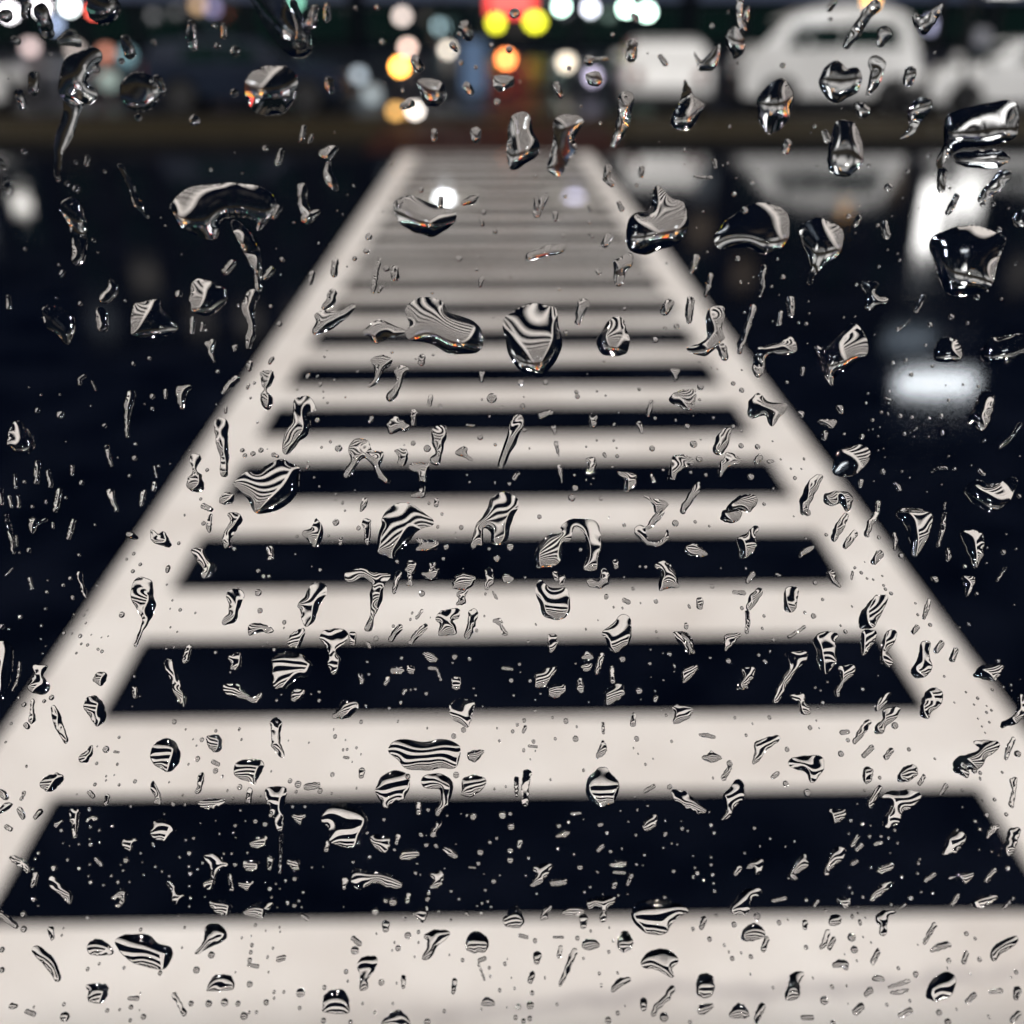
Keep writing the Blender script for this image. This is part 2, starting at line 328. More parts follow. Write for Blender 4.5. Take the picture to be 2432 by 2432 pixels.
20|35 20 8,55 110 12,75 230 8;90 140 6,92 190 6;108 232 6;297 65 7,298 90 7;P 158 60,185 30,230 50,265 30,260 55,210 75,185 120,165 100;415 50 10,400 100 14,385 150 10;70 318 4,30 360 4;P 710 130,740 110,780 150,750 155
20|P 850 100,885 125,920 110,945 140,965 180,950 200,900 185,860 165;1010 178 9;1190 20 9,1180 80 16,1185 110 8;1150 65 12;P 1290 10,1350 10,1370 50,1330 110,1305 150,1305 205,1260 190,1270 110,1300 60;1525 210 18,1530 260 16;1325 210 10
20|P 1710 115,1760 90,1785 40,1820 80,1825 140,1800 195,1770 195,1740 160;1900 60 18;1680 140 8;1460 335 12;1490 365 11;1520 365 9;1810 330 9;P 1080 215,1145 205,1160 250,1220 320,1160 380,1140 360,1140 310,1100 250;755 237 9;792 298 9;750 337 10;165 380 9,178 430 9;262 455 9
20|P 430 355,465 340,465 400,490 450,485 490,460 450,445 400;395 378 10;P 740 440,770 375,850 390,865 470,875 540,845 620,800 690,770 760,760 740,800 640,800 590,750 510;688 583 16;1018 555 9;1470 560 14;1460 458 18;1350 425 6
20|P 1280 450,1360 440,1378 480,1350 550,1330 620,1270 640,1258 610,1295 570,1290 500;P 1410 640,1480 635,1545 665,1530 685,1470 680,1410 695;P 1680 530,1720 480,1770 400,1845 420,1840 480,1800 540,1780 610,1730 650,1705 600,1700 550;P 1625 740,1650 690,1720 660,1715 720,1690 765,1640 765
20|P 1805 710,1850 670,1932 665,1970 690,1950 740,1900 790,1925 840,1915 900,1880 920,1855 860,1860 800,1830 740;8 650 14;46 665 7;255 550 8;P -40 740,60 760,70 880,50 980,20 1050,-40 1050;110 855 6,108 890 8,95 960 8,72 1010 8;360 688 10;452 703 10;575 790 9;430 800 6
20|P 1030 850,1050 770,1080 755,1075 800,1060 850;1217 797 9;P 1290 825,1350 795,1365 840,1350 890,1305 890,1310 860;938 775 6;1550 780 9;950 855 22,975 920 22,1000 990 24,1025 1050 22,1035 1095 10;P 160 970,195 920,190 870,270 875,240 920,275 980,265 1025,205 1030,165 1005
20|P 525 950,550 910,595 915,600 950,570 985,540 965;760 1000 13,762 1045 12;790 1045 5;P 1265 980,1340 975,1370 1010,1430 1050,1480 1020,1475 1055,1440 1080,1370 1055,1280 1030;P 1540 830,1640 795,1720 820,1760 870,1750 930,1700 940,1640 985,1570 1005,1540 960
20|P 1650 1070,1660 1010,1720 1010,1700 1060;1805 1020 8;1805 1070 10;182 1070 9,180 1110 9,180 1180 18;290 1052 14;300 1110 12,310 1140 20,330 1200 24,350 1250 18,372 1300 12;P 470 1090,500 1050,550 1048,590 1110,595 1180,550 1212,520 1180,490 1130;62 1200 7;985 1190 12;672 1277 7;1220 1240 8
20|P 1168 1275,1230 1265,1255 1300,1245 1350,1210 1358,1180 1330;1560 1200 32,1560 1250 26,1560 1320 24,1595 1380 14;P 445 1385,480 1360,520 1320,520 1370,490 1418,450 1410;598 1345 18;645 1358 5,670 1362 4;545 1425 8;P 850 1370,880 1310,950 1285,1000 1320,1020 1390,1000 1440,960 1470,900 1450,860 1410
20|1205 1415 11,1235 1430 9;1895 1272 11;1365 1290 6
21|140 60 24,148 110 18,145 170 16;95 92 12;P 225 40,250 0,300 -40,380 -50,440 -10,510 40,515 70,440 100,380 170,310 240,285 262,230 245,205 220,210 120,230 70;P 425 150,480 160,540 165,545 210,490 225,425 215,440 185;545 85 9;593 200 14;577 265 10;315 282 10
21|P 860 -90,930 -110,990 -80,1000 -40,975 20,955 80,940 150,900 185,850 180,845 120,800 90,800 180,770 185,745 210,735 180,760 80,810 10;955 200 18;880 265 18;835 210 9;835 340 22,840 390 24,820 430 12;P 850 445,880 480,885 495,865 485;815 465 7;1120 28 12
21|P 1100 230,1130 170,1180 130,1245 120,1240 90,1290 50,1360 45,1445 60,1470 150,1465 250,1440 325,1370 325,1390 260,1385 180,1370 120,1320 90,1290 160,1260 170,1250 230,1225 290,1160 320,1100 310;1208 350 14,1215 380 14;1250 370 16,1245 405 14
21|P 1100 420,1120 380,1150 410,1200 435,1270 430,1290 480,1290 550,1260 600,1200 608,1140 580,1120 510,1100 460;1410 400 22,1450 415 20,1490 390 28,1490 340 18;1550 285 16,1553 310 14;1353 215 10;1600 370 6;1690 110 34,1720 170 16,1780 190 12,1840 150 12,1845 110 8
21|1810 0 18,1770 50 20,1735 90 12;1890 65 18;1600 75 10;P 1775 300,1830 280,1880 330,1905 400,1900 430,1850 430,1800 450,1795 400,1815 350;1650 435 9;P 25 350,100 320,180 345,270 350,275 375,240 420,230 500,200 560,180 600,170 670,135 670,130 650,165 570,160 470,170 410,120 370,40 400
21|325 350 16,310 390 16,298 450 12;P 360 320,385 275,415 285,425 320,400 360,400 415,365 410,375 370;P 455 350,495 325,500 290,530 290,530 315,555 330,540 380,490 388;455 463 16;P 630 420,640 370,690 345,755 370,745 410,700 440,640 435;P 650 460,715 440,700 480,700 520,650 525,665 490
21|P 910 380,925 350,970 370,965 395,920 400;455 560 8,425 600 8;400 573 7;P 530 600,570 560,660 550,665 600,630 620,650 660,640 695,545 695,560 640;745 580 30,735 640 22,715 700 20;765 672 9;P 855 615,900 605,915 650,940 690,910 695,895 650;330 655 18,300 690 18,280 720 16
21|475 650 16,430 690 20,390 740 12;62 700 22,65 740 16;195 717 14;150 745 10,160 765 8;293 648 9;P 1170 700,1220 700,1220 760,1185 795,1170 770;1057 735 8;1600 500 12,1625 512 12;1780 507 12;1540 540 6;1590 545 6;1383 665 6;P 1475 685,1530 640,1590 580,1638 610,1640 690,1620 750,1560 795,1510 770,1495 720
21|P 1880 690,1932 680,1985 720,1990 790,1960 800,1930 770;P 460 800,510 800,545 840,500 850;500 885 10,535 888 8;640 822 16;725 835 10;340 828 9;145 850 7;P 285 885,345 880,345 915,285 915;P 375 870,410 880,410 915,375 910;105 925 12,115 960 14;155 920 8;262 945 12,248 975 9
21|540 890 6,560 950 7;628 855 6;P 625 940,672 940,670 1000,630 1000;915 885 9,965 892 8;960 955 12;975 1040 6;P 1095 920,1150 895,1215 875,1200 920,1160 985,1100 990;P 1170 985,1260 980,1260 1030,1215 1055,1170 1045;P 1360 830,1390 790,1425 820,1410 840;P 1360 870,1420 860,1400 900,1370 900
21|1475 810 12,1460 855 14,1445 910 12;1350 950 10,1352 1000 24;1530 880 9,1535 960 14;1590 835 16;P 1490 1030,1540 980,1590 980,1600 1030,1560 1070,1500 1090;1685 1015 16;1745 860 9;1325 860 6;360 1010 10,350 1030 8;480 1030 10;335 1080 10;760 1040 6;748 1000 6;270 1112 8
21|P -30 1130,10 1070,70 1065,95 1100,60 1150,10 1170,-50 1165;P 610 1120,640 1070,740 1065,745 1130,720 1210,700 1215,660 1190,620 1160;690 1235 14;635 1270 14;110 1190 10;1270 1185 14;1040 1220 10,1028 1245 8;1210 1285 8;1325 1285 16;893 1297 7;1480 1200 9,1482 1250 8
21|P 1440 1395,1460 1330,1480 1295,1502 1330,1490 1370;1655 1150 10,1650 1200 16;1670 1285 14;1060 1325 6,1105 1330 6;880 1225 5;485 1225 5;P 270 1330,300 1300,360 1290,460 1305,560 1290,630 1300,670 1340,650 1440,560 1448,470 1460,360 1448,320 1400,270 1360;P 720 1360,805 1350,790 1380,760 1415,720 1400
21|15 1390 6,40 1394 5;1720 1430 7;P 1875 1200,1890 1140,1870 1105,1932 1090,1990 1120,1960 1170,1920 1190
22|P 215 40,240 -10,330 -10,320 40,270 65;705 5 18;70 57 9;150 82 6;925 20 14,890 80 26,855 150 16;975 120 16,945 160 20,920 195 14;812 130 9;P 310 150,370 120,400 80,428 90,410 140,415 210,370 250,330 265,320 200;P 20 195,80 185,140 240,90 255,20 240;P 660 260,670 220,720 195,745 200,700 240
22|395 355 16,365 395 12;530 355 7,550 360 6;358 322 6;840 350 24,850 390 14,885 420 10;748 402 12;962 340 6,955 380 5;1010 345 9;1043 377 6;1095 10 14,1060 70 16,1040 130 14;1115 240 22,1080 285 16;1110 145 10;P 1210 0,1300 -20,1400 10,1410 60,1380 160,1340 230,1305 250,1290 170,1260 80
22|1195 125 8,1208 160 9,1198 210 8;1482 10 9,1475 90 12,1445 195 8;1235 250 14;P 1578 120,1620 105,1700 130,1700 240,1655 320,1635 270,1600 190;1500 215 10,1508 250 14,1503 270 10;1598 310 10;P 1405 370,1440 370,1445 395,1425 400;P 1585 370,1650 370,1645 420,1610 480,1600 430;1665 465 10
22|1825 320 7,1780 390 6;1815 228 14;1888 210 6;1720 290 6;97 505 20,95 535 18;290 455 9,345 460 12;435 450 20,400 490 26,375 540 16;365 570 12,370 620 12,360 680 10;460 590 8;P 580 440,650 430,650 480,635 555,580 560;690 650 7,600 710 7;740 590 14;335 545 10;450 660 7
22|P 1000 650,1005 580,1060 510,1100 475,1160 480,1130 560,1080 650,1030 660;1395 500 8,1380 550 14,1365 600 8;1330 583 7;1325 655 14,1305 680 12;1400 640 10;1618 637 8;920 678 11;P 740 720,800 680,880 690,860 740,870 840,830 900,795 915,765 850,760 780;P 240 700,330 690,300 730,260 770,240 780
22|258 845 14;P 0 680,40 700,45 750,70 795,30 800,20 750,0 720;P 585 800,690 790,695 840,650 890,600 960,550 1060,515 1080,520 1040,560 960,610 880,600 830;P 1015 680,1090 675,1085 730,1030 810,1015 790;P 1130 750,1160 675,1210 680,1190 750,1160 790,1190 840,1165 880,1120 840
22|P 1295 900,1330 830,1350 740,1400 740,1390 800,1410 870,1390 920,1340 940,1310 935;1465 745 16,1435 785 16;1545 785 14,1525 835 16;P 0 960,0 890,80 870,70 910,20 960;P 305 1000,340 940,345 885,405 885,400 930,360 1000,320 1005;P 885 880,970 870,965 920,910 970,885 1040,862 1045,865 1000,900 950
22|430 812 9;155 827 7;820 965 6;780 1012 6;P 605 1040,680 1030,690 1070,725 1120,710 1145,665 1140,660 1080;P 1085 1130,1100 1080,1150 1030,1175 1030,1130 1110;P 1085 1250,1095 1210,1130 1180,1140 1120,1230 1110,1200 1170,1150 1210,1130 1255;1200 1210 18
22|P 1350 1160,1350 1090,1390 1010,1460 1005,1465 1080,1410 1130,1390 1165;P 1645 930,1680 880,1730 865,1805 870,1800 910,1760 960,1700 945;P 1800 1225,1810 1190,1880 1150,1900 1045,1932 1040,1950 1100,1900 1190,1840 1210;1050 1190 14,1010 1250 20,970 1305 10;900 1250 12,935 1245 10;935 1293 11
22|720 1222 12;490 1165 10;358 1265 8;P 90 1260,140 1255,185 1270,170 1282,110 1272;1480 932 6;P 410 1310,480 1280,545 1270,540 1300,470 1350,430 1410,395 1425,405 1370;P 105 1395,140 1375,160 1355,185 1370,220 1395,160 1418;265 1425 16;590 1345 12;895 1370 16;1070 1335 14,1025 1380 12
22|1180 1350 14,1150 1390 14;1280 1345 10;P 1530 1448,1560 1390,1640 1370,1680 1340,1650 1300,1780 1300,1785 1340,1720 1390,1680 1448,1600 1460;1870 1290 12,1845 1340 14,1830 1395 10;1895 1370 18
30|P 1330 -20,1400 -45,1490 -30,1475 30,1440 90,1400 75,1330 45;P 225 100,260 50,340 35,355 70,300 130,265 130;P -20 130,20 130,48 170,20 180;P -20 250,20 205,65 205,60 225,0 260;110 240 16,130 280 12;120 175 10;35 335 12,60 350 10;225 250 16,200 280 12;505 140 12,525 160 12;535 95 9
30|605 165 14,597 205 10;672 98 7;762 78 10;598 72 5;P 850 110,865 80,895 130,915 200,870 200,875 160;P 1115 110,1120 50,1150 30,1150 80,1130 140,1100 140;1218 18 14;1355 110 14;1412 130 16,1405 185 16;P 1120 200,1170 180,1265 180,1250 215,1180 235,1140 225;1285 130 6
30|P 1500 130,1550 105,1615 120,1615 180,1600 260,1600 340,1570 355,1550 290,1510 200;1590 380 8,1588 500 5,1582 590 8;1685 95 18;1640 75 12;P 1725 95,1800 85,1800 115,1730 125;1810 130 14;1880 40 12;1675 135 8;P 1650 270,1730 265,1700 315,1680 310;1445 305 12;1500 320 14;1655 222 8;1725 222 8;1530 270 10
30|P 395 240,445 240,440 300,430 385,410 390,405 330,395 290;495 300 10,520 285 14,545 290 8;320 325 16,345 305 10;635 332 8;P 695 410,770 405,750 440,740 470,700 455;510 437 11;712 525 15;540 520 10,570 550 10;305 570 15;445 572 9;190 745 14;795 485 7;215 485 8;445 435 7
30|P 855 370,870 310,920 290,970 320,990 370,940 410,870 400;P 50 510,100 505,160 550,160 595,120 570;200 605 14,185 665 14;P 275 650,290 615,340 660,390 700,405 750,390 770,340 720,290 680;P 630 745,680 685,720 710,700 750,680 790,655 780,690 740;665 650 9;955 655 12,980 690 10,995 745 24,1030 725 10
30|P 1155 500,1220 490,1285 550,1240 580,1215 620,1200 680,1160 685,1155 650,1195 620,1190 560;1298 610 9,1310 690 10;P 1345 655,1430 645,1400 695;P 1380 530,1455 525,1460 580,1390 580;P 1410 430,1450 400,1505 390,1500 445,1440 455;1530 520 18,1525 570 12;P 1620 530,1685 520,1690 570,1660 575
30|1668 628 14;1525 685 12;1330 550 12;1145 540 8;1070 485 12;1050 410 7;1095 400 8;1240 375 6;1310 487 7;1265 488 6;1715 705 7;1765 565 6;1690 755 7;1070 670 6;1845 465 14,1855 420 9;P 1185 760,1250 750,1305 770,1300 820,1270 835,1210 810;P 1375 820,1430 780,1500 770,1545 770,1500 820,1480 855,1410 840
30|1710 840 9,1738 858 10;0 830 16,50 870 16,90 900 12;130 830 16;133 915 16;285 920 18,295 965 10;10 1030 14;10 1145 14;200 1030 22,260 1080 30,300 1140 26,325 1190 18;P 500 1050,500 990,560 975,610 1000,640 1050,560 1060
30|P 650 990,690 955,770 945,850 955,890 1000,960 1015,970 1060,950 1120,900 1140,820 1120,730 1090;P 1095 1050,1150 990,1160 910,1200 885,1250 900,1285 945,1260 980,1200 1010,1130 1045;1195 1060 18;1110 1145 18;P 1170 1250,1215 1180,1300 1180,1320 1220,1310 1255,1180 1262;1412 1090 13;1405 1115 8,1455 1125 10
30|1418 1045 10;1575 1085 14,1605 1075 13;1412 1225 16;495 1140 10;560 1110 7;700 1133 8;905 1162 12;795 918 9;P 490 1230,600 1230,605 1290,570 1330,500 1320,500 1270;605 1375 11;730 1305 9,775 1305 12;740 1355 12;985 1290 14,1010 1330 10,1040 1390 14;1080 1335 14;1180 1335 18;1270 1328 20;1345 1335 14;1505 1328 15
30|1550 1270 9;1605 1270 8;1700 1275 24;1695 1360 10;1835 1245 12;1550 1305 7;65 1350 16,90 1350 9;150 1380 12,190 1395 12;365 1410 26;360 1340 10;810 1410 14;1380 1405 20;1408 1385 8;1450 1385 9;1830 1432 14;675 1370 7;735 1430 9;P 1825 1350,1840 1280,1900 1260,1960 1280,1975 1380,1900 1390,1830 1375
31|P -110 290,-60 220,30 200,110 230,145 290,125 370,80 440,0 445,-60 420,-70 350;115 20 18,112 45 14;P 195 130,230 50,310 20,370 40,385 110,340 180,270 215,250 240,230 200;P 450 70,480 40,560 38,620 70,630 130,600 200,560 270,530 260,560 180,560 120,500 120,460 100;435 210 16,437 255 14;490 240 10
31|P 680 130,690 60,760 45,820 75,800 110,740 160,680 150;648 42 16;375 50 14;555 310 12,530 350 16,520 380 16;598 272 6;745 278 18;912 270 20;955 262 10;960 335 18;240 295 9;1050 35 24,1040 100 22,1040 170 18,1040 205 14;990 65 14,990 120 12,990 155 8
31|P 1385 110,1400 50,1440 25,1460 0,1500 0,1520 30,1570 90,1555 170,1510 212,1440 210,1395 160;1720 130 10,1770 103 9;P 1870 130,1932 130,2000 180,2060 240,2030 260,1932 215,1890 180;1660 165 7;1183 68 6;865 120 6;930 107 6;1370 15 8;1305 262 8,1350 258 7;1285 310 8;1230 330 12
31|P 1210 390,1260 360,1290 365,1265 392;P 1705 345,1730 290,1780 265,1785 310,1745 355;1475 445 12,1455 468 10;1503 370 10;1223 458 7;1580 245 5;1715 495 8;1900 435 6;P 165 390,220 380,270 400,265 460,230 480,180 440;320 390 14,312 425 12;300 465 8;P 330 510,360 465,430 475,430 505,360 522
31|P 570 455,620 460,655 495,640 515,600 490;785 480 16;840 423 10;160 505 9;65 535 8;145 370 8;1012 420 12,1005 445 10;955 470 14;955 525 15;725 563 6,755 567 6;1058 512 8;1350 565 14;1315 490 6;P 1515 550,1570 530,1610 535,1600 560,1540 562;1545 592 9,1600 595 9;1640 610 12,1620 660 8;1620 715 5;1880 587 10
31|P 505 600,570 590,570 650,540 680,500 680,520 640;862 643 14;P 1090 560,1185 545,1180 580,1140 640,1100 670,1070 665,1100 610;P 1185 640,1270 630,1265 660,1190 670;P 55 620,80 570,160 590,250 600,335 640,335 675,270 680,200 650,140 670,100 690,60 660;20 640 18,15 680 10;290 760 22;380 720 12,372 755 12
31|250 755 12;620 700 8;665 745 7;795 768 8;1105 715 6;1375 705 6;190 815 18;P 400 830,480 785,485 830,460 880,430 850;550 815 7;705 825 8,720 840 7;790 825 9;P 915 860,960 800,990 780,1025 830,1030 880,1000 905,930 895;P 1125 860,1150 790,1190 785,1170 830,1165 855;P 1250 820,1290 790,1360 795,1370 825,1310 835,1250 830
31|1370 860 26,1368 895 16;P 1395 750,1540 730,1545 760,1500 800,1495 870,1460 870,1475 800,1430 780,1405 800;P 1640 830,1670 775,1760 750,1850 760,1932 780,1960 820,1900 850,1860 890,1840 930,1790 945,1710 925,1660 880;1830 735 9;250 890 22,250 915 16;360 858 9;375 950 18;435 930 10;320 1022 15;65 965 12,100 995 14;75 1035 22
31|300 990 6;435 990 6;620 865 6;P 470 950,530 920,610 930,600 960,540 1010,510 1070,450 1085,475 1040,485 980;P 700 1010,720 950,765 930,820 960,830 1020,790 1045,720 1040;780 1090 10,810 1080 10;775 1110 5,810 1200 5;P 90 1120,120 1075,200 1075,190 1140,150 1190,145 1250,105 1255,105 1180;225 1215 16
31|350 1190 14,350 1240 10;640 1210 16,632 1270 10;25 1155 12;685 1090 10;895 1260 10;610 1060 5;1108 1065 24,1105 1095 16;1095 980 12;1240 1020 12,1230 1065 12;1318 1045 18,1275 1140 14,1240 1230 8;1010 950 9,1050 960 8;1200 960 4,1255 960 5;P 1360 1010,1380 975,1440 980,1460 1010,1400 1030;1335 965 12
31|1370 1080 7;1410 925 7;P 1560 1000,1590 930,1630 940,1650 1000,1600 1045;P 1700 1100,1730 1050,1800 1030,1870 1045,1910 1090,1870 1130,1880 1180,1840 1170,1780 1140,1710 1130;1080 1170 16,1068 1205 15;1078 1275 12;P 1525 1260,1550 1210,1600 1188,1640 1200,1590 1230,1545 1265;P 790 1340,820 1300,865 1325,860 1345
31|1000 1355 16;1068 1345 20;1220 1340 8;1710 1325 20,1710 1360 16;1870 1250 18,1840 1300 16,1780 1360 16,1760 1400 8;1825 1412 24;190 1385 10;P 225 1455,270 1400,320 1375,370 1410,385 1455,300 1470;1510 1430 18;985 1415 12;1030 1435 12;50 1440 12;485 1440 18;290 1335 6
32|P 600 -30,640 -60,780 -65,800 -10,780 30,750 70,720 80,700 30,620 0;265 0 12,230 60 14;P 495 55,530 25,550 30,520 60;582 90 15;705 140 20;P 1020 60,1030 0,1075 10,1070 60,1040 90;P 1215 70,1250 0,1320 -10,1325 40,1270 75;1365 50 10,1340 90 10;P 1530 10,1580 -30,1620 20,1610 55,1570 40;1650 15 16;1490 100 12,1460 150 8
32|P 1850 70,1890 60,1885 120,1870 220,1845 210,1865 130;1765 180 9;P 230 160,280 100,300 70,340 80,345 170,290 220,270 270,215 300,250 240;1115 110 12,1085 160 16,1060 210 16;P 1130 180,1140 150,1200 130,1300 130,1350 150,1340 180,1290 230,1240 250,1220 310,1150 340,1135 310,1180 220;P 830 240,870 235,920 240,910 290,850 310
32|950 300 10;1015 322 10;160 325 9;178 370 8;405 343 9;495 402 7;580 447 6;350 485 7;160 550 8;170 605 9;160 508 6;175 655 6;180 700 8;118 640 6;320 570 14,300 600 12;P 360 570,390 530,450 520,450 570,420 605,400 570;P 590 630,620 580,680 490,700 510,710 550,650 600,650 630
32|P 805 600,820 530,860 460,920 455,900 520,840 570,825 605;990 390 10,960 440 10;1010 440 12,985 465 10;1090 435 8,1125 425 8;985 530 10,960 545 12;P 1100 580,1180 540,1190 570,1120 600;P 1480 460,1520 370,1595 370,1590 430,1540 480,1480 490;P 1720 400,1740 340,1800 325,1760 370
32|P 1790 490,1830 420,1850 350,1910 345,1890 420,1870 480,1820 510;1720 270 12;1655 305 8;1680 350 7;1200 355 8;1165 398 7;940 375 6;1335 543 9;1330 600 7;1240 620 8;P 1505 630,1550 605,1645 595,1630 630,1600 655,1560 635;1425 605 10,1375 640 10;1765 580 12,1720 640 12;1840 570 12
32|P 1060 745,1100 680,1180 645,1185 665,1130 710,1080 750;P 1635 770,1680 735,1770 720,1770 750,1680 795;1560 725 10,1525 775 9;1290 738 14;1870 740 6,1815 800 6;P 270 810,300 740,370 690,440 690,435 720,390 740,370 820,320 835;510 755 8,575 740 12;700 750 9;765 755 8,745 785 7
32|P 875 740,945 740,935 790,900 790;1020 735 8;1180 775 7;1260 775 6,1230 795 5;945 680 7;960 710 6;1415 712 7;1350 705 6;120 860 16,105 905 12;190 840 8;290 888 14;420 843 18;P 330 960,350 910,410 885,460 920,455 960,400 975,350 980;475 970 14,455 1030 12;385 1070 12;10 825 10;235 1005 8;280 1080 12
32|692 880 16,690 905 12;P 830 890,840 840,890 840,890 880;820 930 14,800 1000 14,780 1020 8;855 970 12,830 1020 12;955 960 22;970 1030 20;P 1090 870,1120 820,1210 815,1160 850,1150 940,1110 940,1120 890;1425 890 12,1395 940 12,1365 995 7;P 1400 1040,1440 1000,1500 985,1515 1010,1440 1035;1605 940 12;1655 968 8
32|P 1745 1085,1750 1030,1810 980,1890 955,1880 1000,1800 1050,1770 1090;1605 1050 12,1590 1100 12;1505 1092 13;1680 1085 12;P 845 1125,880 1090,935 1100,930 1145,900 1130;1105 1040 14,1075 1100 14;P 1070 1200,1100 1175,1140 1190,1130 1210;P 1165 1240,1270 1200,1280 1215,1190 1245;P 1165 1275,1230 1260,1280 1255,1230 1282
32|P 75 1240,90 1180,130 1165,170 1190,175 1270,130 1300,85 1285;P 575 1300,600 1230,610 1170,685 1160,660 1220,660 1290,620 1315;P 1380 1290,1400 1220,1460 1170,1530 1165,1540 1230,1510 1290,1430 1318,1390 1310;1320 1170 16;845 1240 12;1060 1260 18,1035 1285 10;1650 1285 14,1610 1325 12
32|1740 1270 8,1800 1262 12;1895 1260 22,1885 1300 14;800 1318 22;P 85 1385,100 1345,170 1340,150 1375,110 1395;P 265 1395,300 1345,325 1335,365 1370,370 1410,280 1415;450 1350 18,430 1390 18,415 1430 14;1010 1350 18,980 1380 20;1285 1375 16,1235 1400 16;1450 1385 16;680 1415 12,730 1415 12
32|1500 1440 18;1900 1390 14,1865 1430 14;1155 1342 9;1220 1135 9;510 1245 8;40 1440 10;850 1445 14;1285 1320 8
"""

# ================================================================ the setting
bm = B(); sheet(bm, -150, 150, -30, 250, 0); structure('road', bm, M['asphalt'])
KY = 17.1
bm = B(); box(bm, -60, 60, KY + .15, 21.6, .0, .10); structure('pavement', bm, M['verge'])
bm = B()
box(bm, -60, -1.9, KY, KY + .147, .0, .13, .02); box(bm, 1.9, 60, KY, KY + .147, .0, .13, .02)
box(bm, -60, 60, 21.603, 21.75, .0, .12, .02)
structure('kerb', bm, M['kerb'])
bm = B()
v = [bm.verts.new(p) for p in ((-1.9, 16.45, .004), (1.9, 16.45, .004), (1.9, KY + .147, .104), (-1.9, KY + .147, .104))]
bm.faces.new(v)
sheet(bm, -1.9, 1.9, KY + .147, 19.6, .106)
structure('tactile_paving', bm, M['ramp'])
bm = B(); sheet(bm, -150, 150, 21.753, 31.497, .004); structure('far_road', bm, M['far_asphalt'])
bm = B(); box(bm, -150, 150, 31.5, 120, .0, .12); structure('far_pavement', bm, M['far_pavement'])

# ================================================================ the crosswalk: two edge lines and the bars between them
cr = thing('crosswalk', 'long white ladder crosswalk painted on the wet black road', 'crosswalk', (0, 0, 0))
XL0, XL1, XR1, XR0 = -1.336, -1.106, 1.208, 1.428
PER, SLOT0, SLOTW = 0.7352, 1.9035, 0.416       # metres: period, centre of the nearest dark gap, gap length
YN, YF = 1.285, SLOT0 + 19.55 * PER
for a, b in ((XL0, XL1), (XR1, XR0)):
    bm = B(); sheet(bm, a, b, YN, YF, .004)
    obj('edge_line', bm, M['paint'], cr)
for k in range(21):
    sw = lambda q: SLOTW / 2 + .0042 * min(q, 10)            # the far gaps are a touch longer
    y0 = YN if k == 0 else SLOT0 + (k - 1) * PER + sw(k - 1)
    y1 = min(SLOT0 + k * PER - sw(k), YF)
    bm = B(); sheet(bm, XL1, XR1, y0, y1, .004)
    o = obj('bar', bm, M['paint'], cr)
    if k == 0: o['label'] = 'nearest bar with a smeared grey tyre trace'

# ---------------------------------------------------------------- shallow puddles lying on the far bars
def puddle(px, py, rx, ry, seed):
    d = ray(px, py); s = -H / d[2]; x, y = float(d[0] * s), float(d[1] * s)
    rng = np.random.default_rng(seed); ph = rng.uniform(0, 6.3, 4); bm = B(); vv = []
    for i in range(48):
        a = 2 * math.pi * i / 48
        k = 1 + .14 * math.sin(2 * a + ph[0]) + .10 * math.sin(3 * a + ph[1]) + .06 * math.sin(7 * a + ph[2])
        vv.append(bm.verts.new((x + rx * k * math.cos(a), y + ry * k * math.sin(a), .008)))
    bm.faces.new(vv); structure('puddle', bm, M['puddle'])
puddle(1052, 478, .34, .75, 3); puddle(1362, 470, .30, .6, 5)

# ================================================================ the window the rain is on
wp = thing('window', 'upright clear window sheet covered in raindrops', 'window', tuple(P_O - P_U * .68))
wp.rotation_euler = (-LEAN, 0, 0)
bm = B(); box(bm, -1.1, 1.1, 0, PANE_T, 0, .80); obj('pane', bm, M['pane'], wp)
for name, e in (('frame_rail', (-1.14, 1.14, -.012, .017, -.04, -.0005)), ('frame_rail', (-1.14, 1.14, -.012, .017, .8005, .84)),
                ('frame_stile', (-1.14, -1.1005, -.012, .017, 0, .80)), ('frame_stile', (1.1005, 1.14, -.012,   .017, 0, .80))):
    bm = B(); box(bm, *e, .003); obj(name, bm, M['rubber'], wp)

# ================================================================ vehicles
def wheel(parent, x, y, r=.32, wd=.20, s=1):
    bm = B(); rod(bm, (x - s * wd, y, r), (x, y, r), r, seg=32); t = obj('tyre', bm, M['tyre'], parent, bevel=.02)
    bm = B(); rod(bm, (x - s * .02, y, r), (x + s * .012, y, r), r * .62, r * .55, seg=20); obj('rim', bm, M['rim'], t)

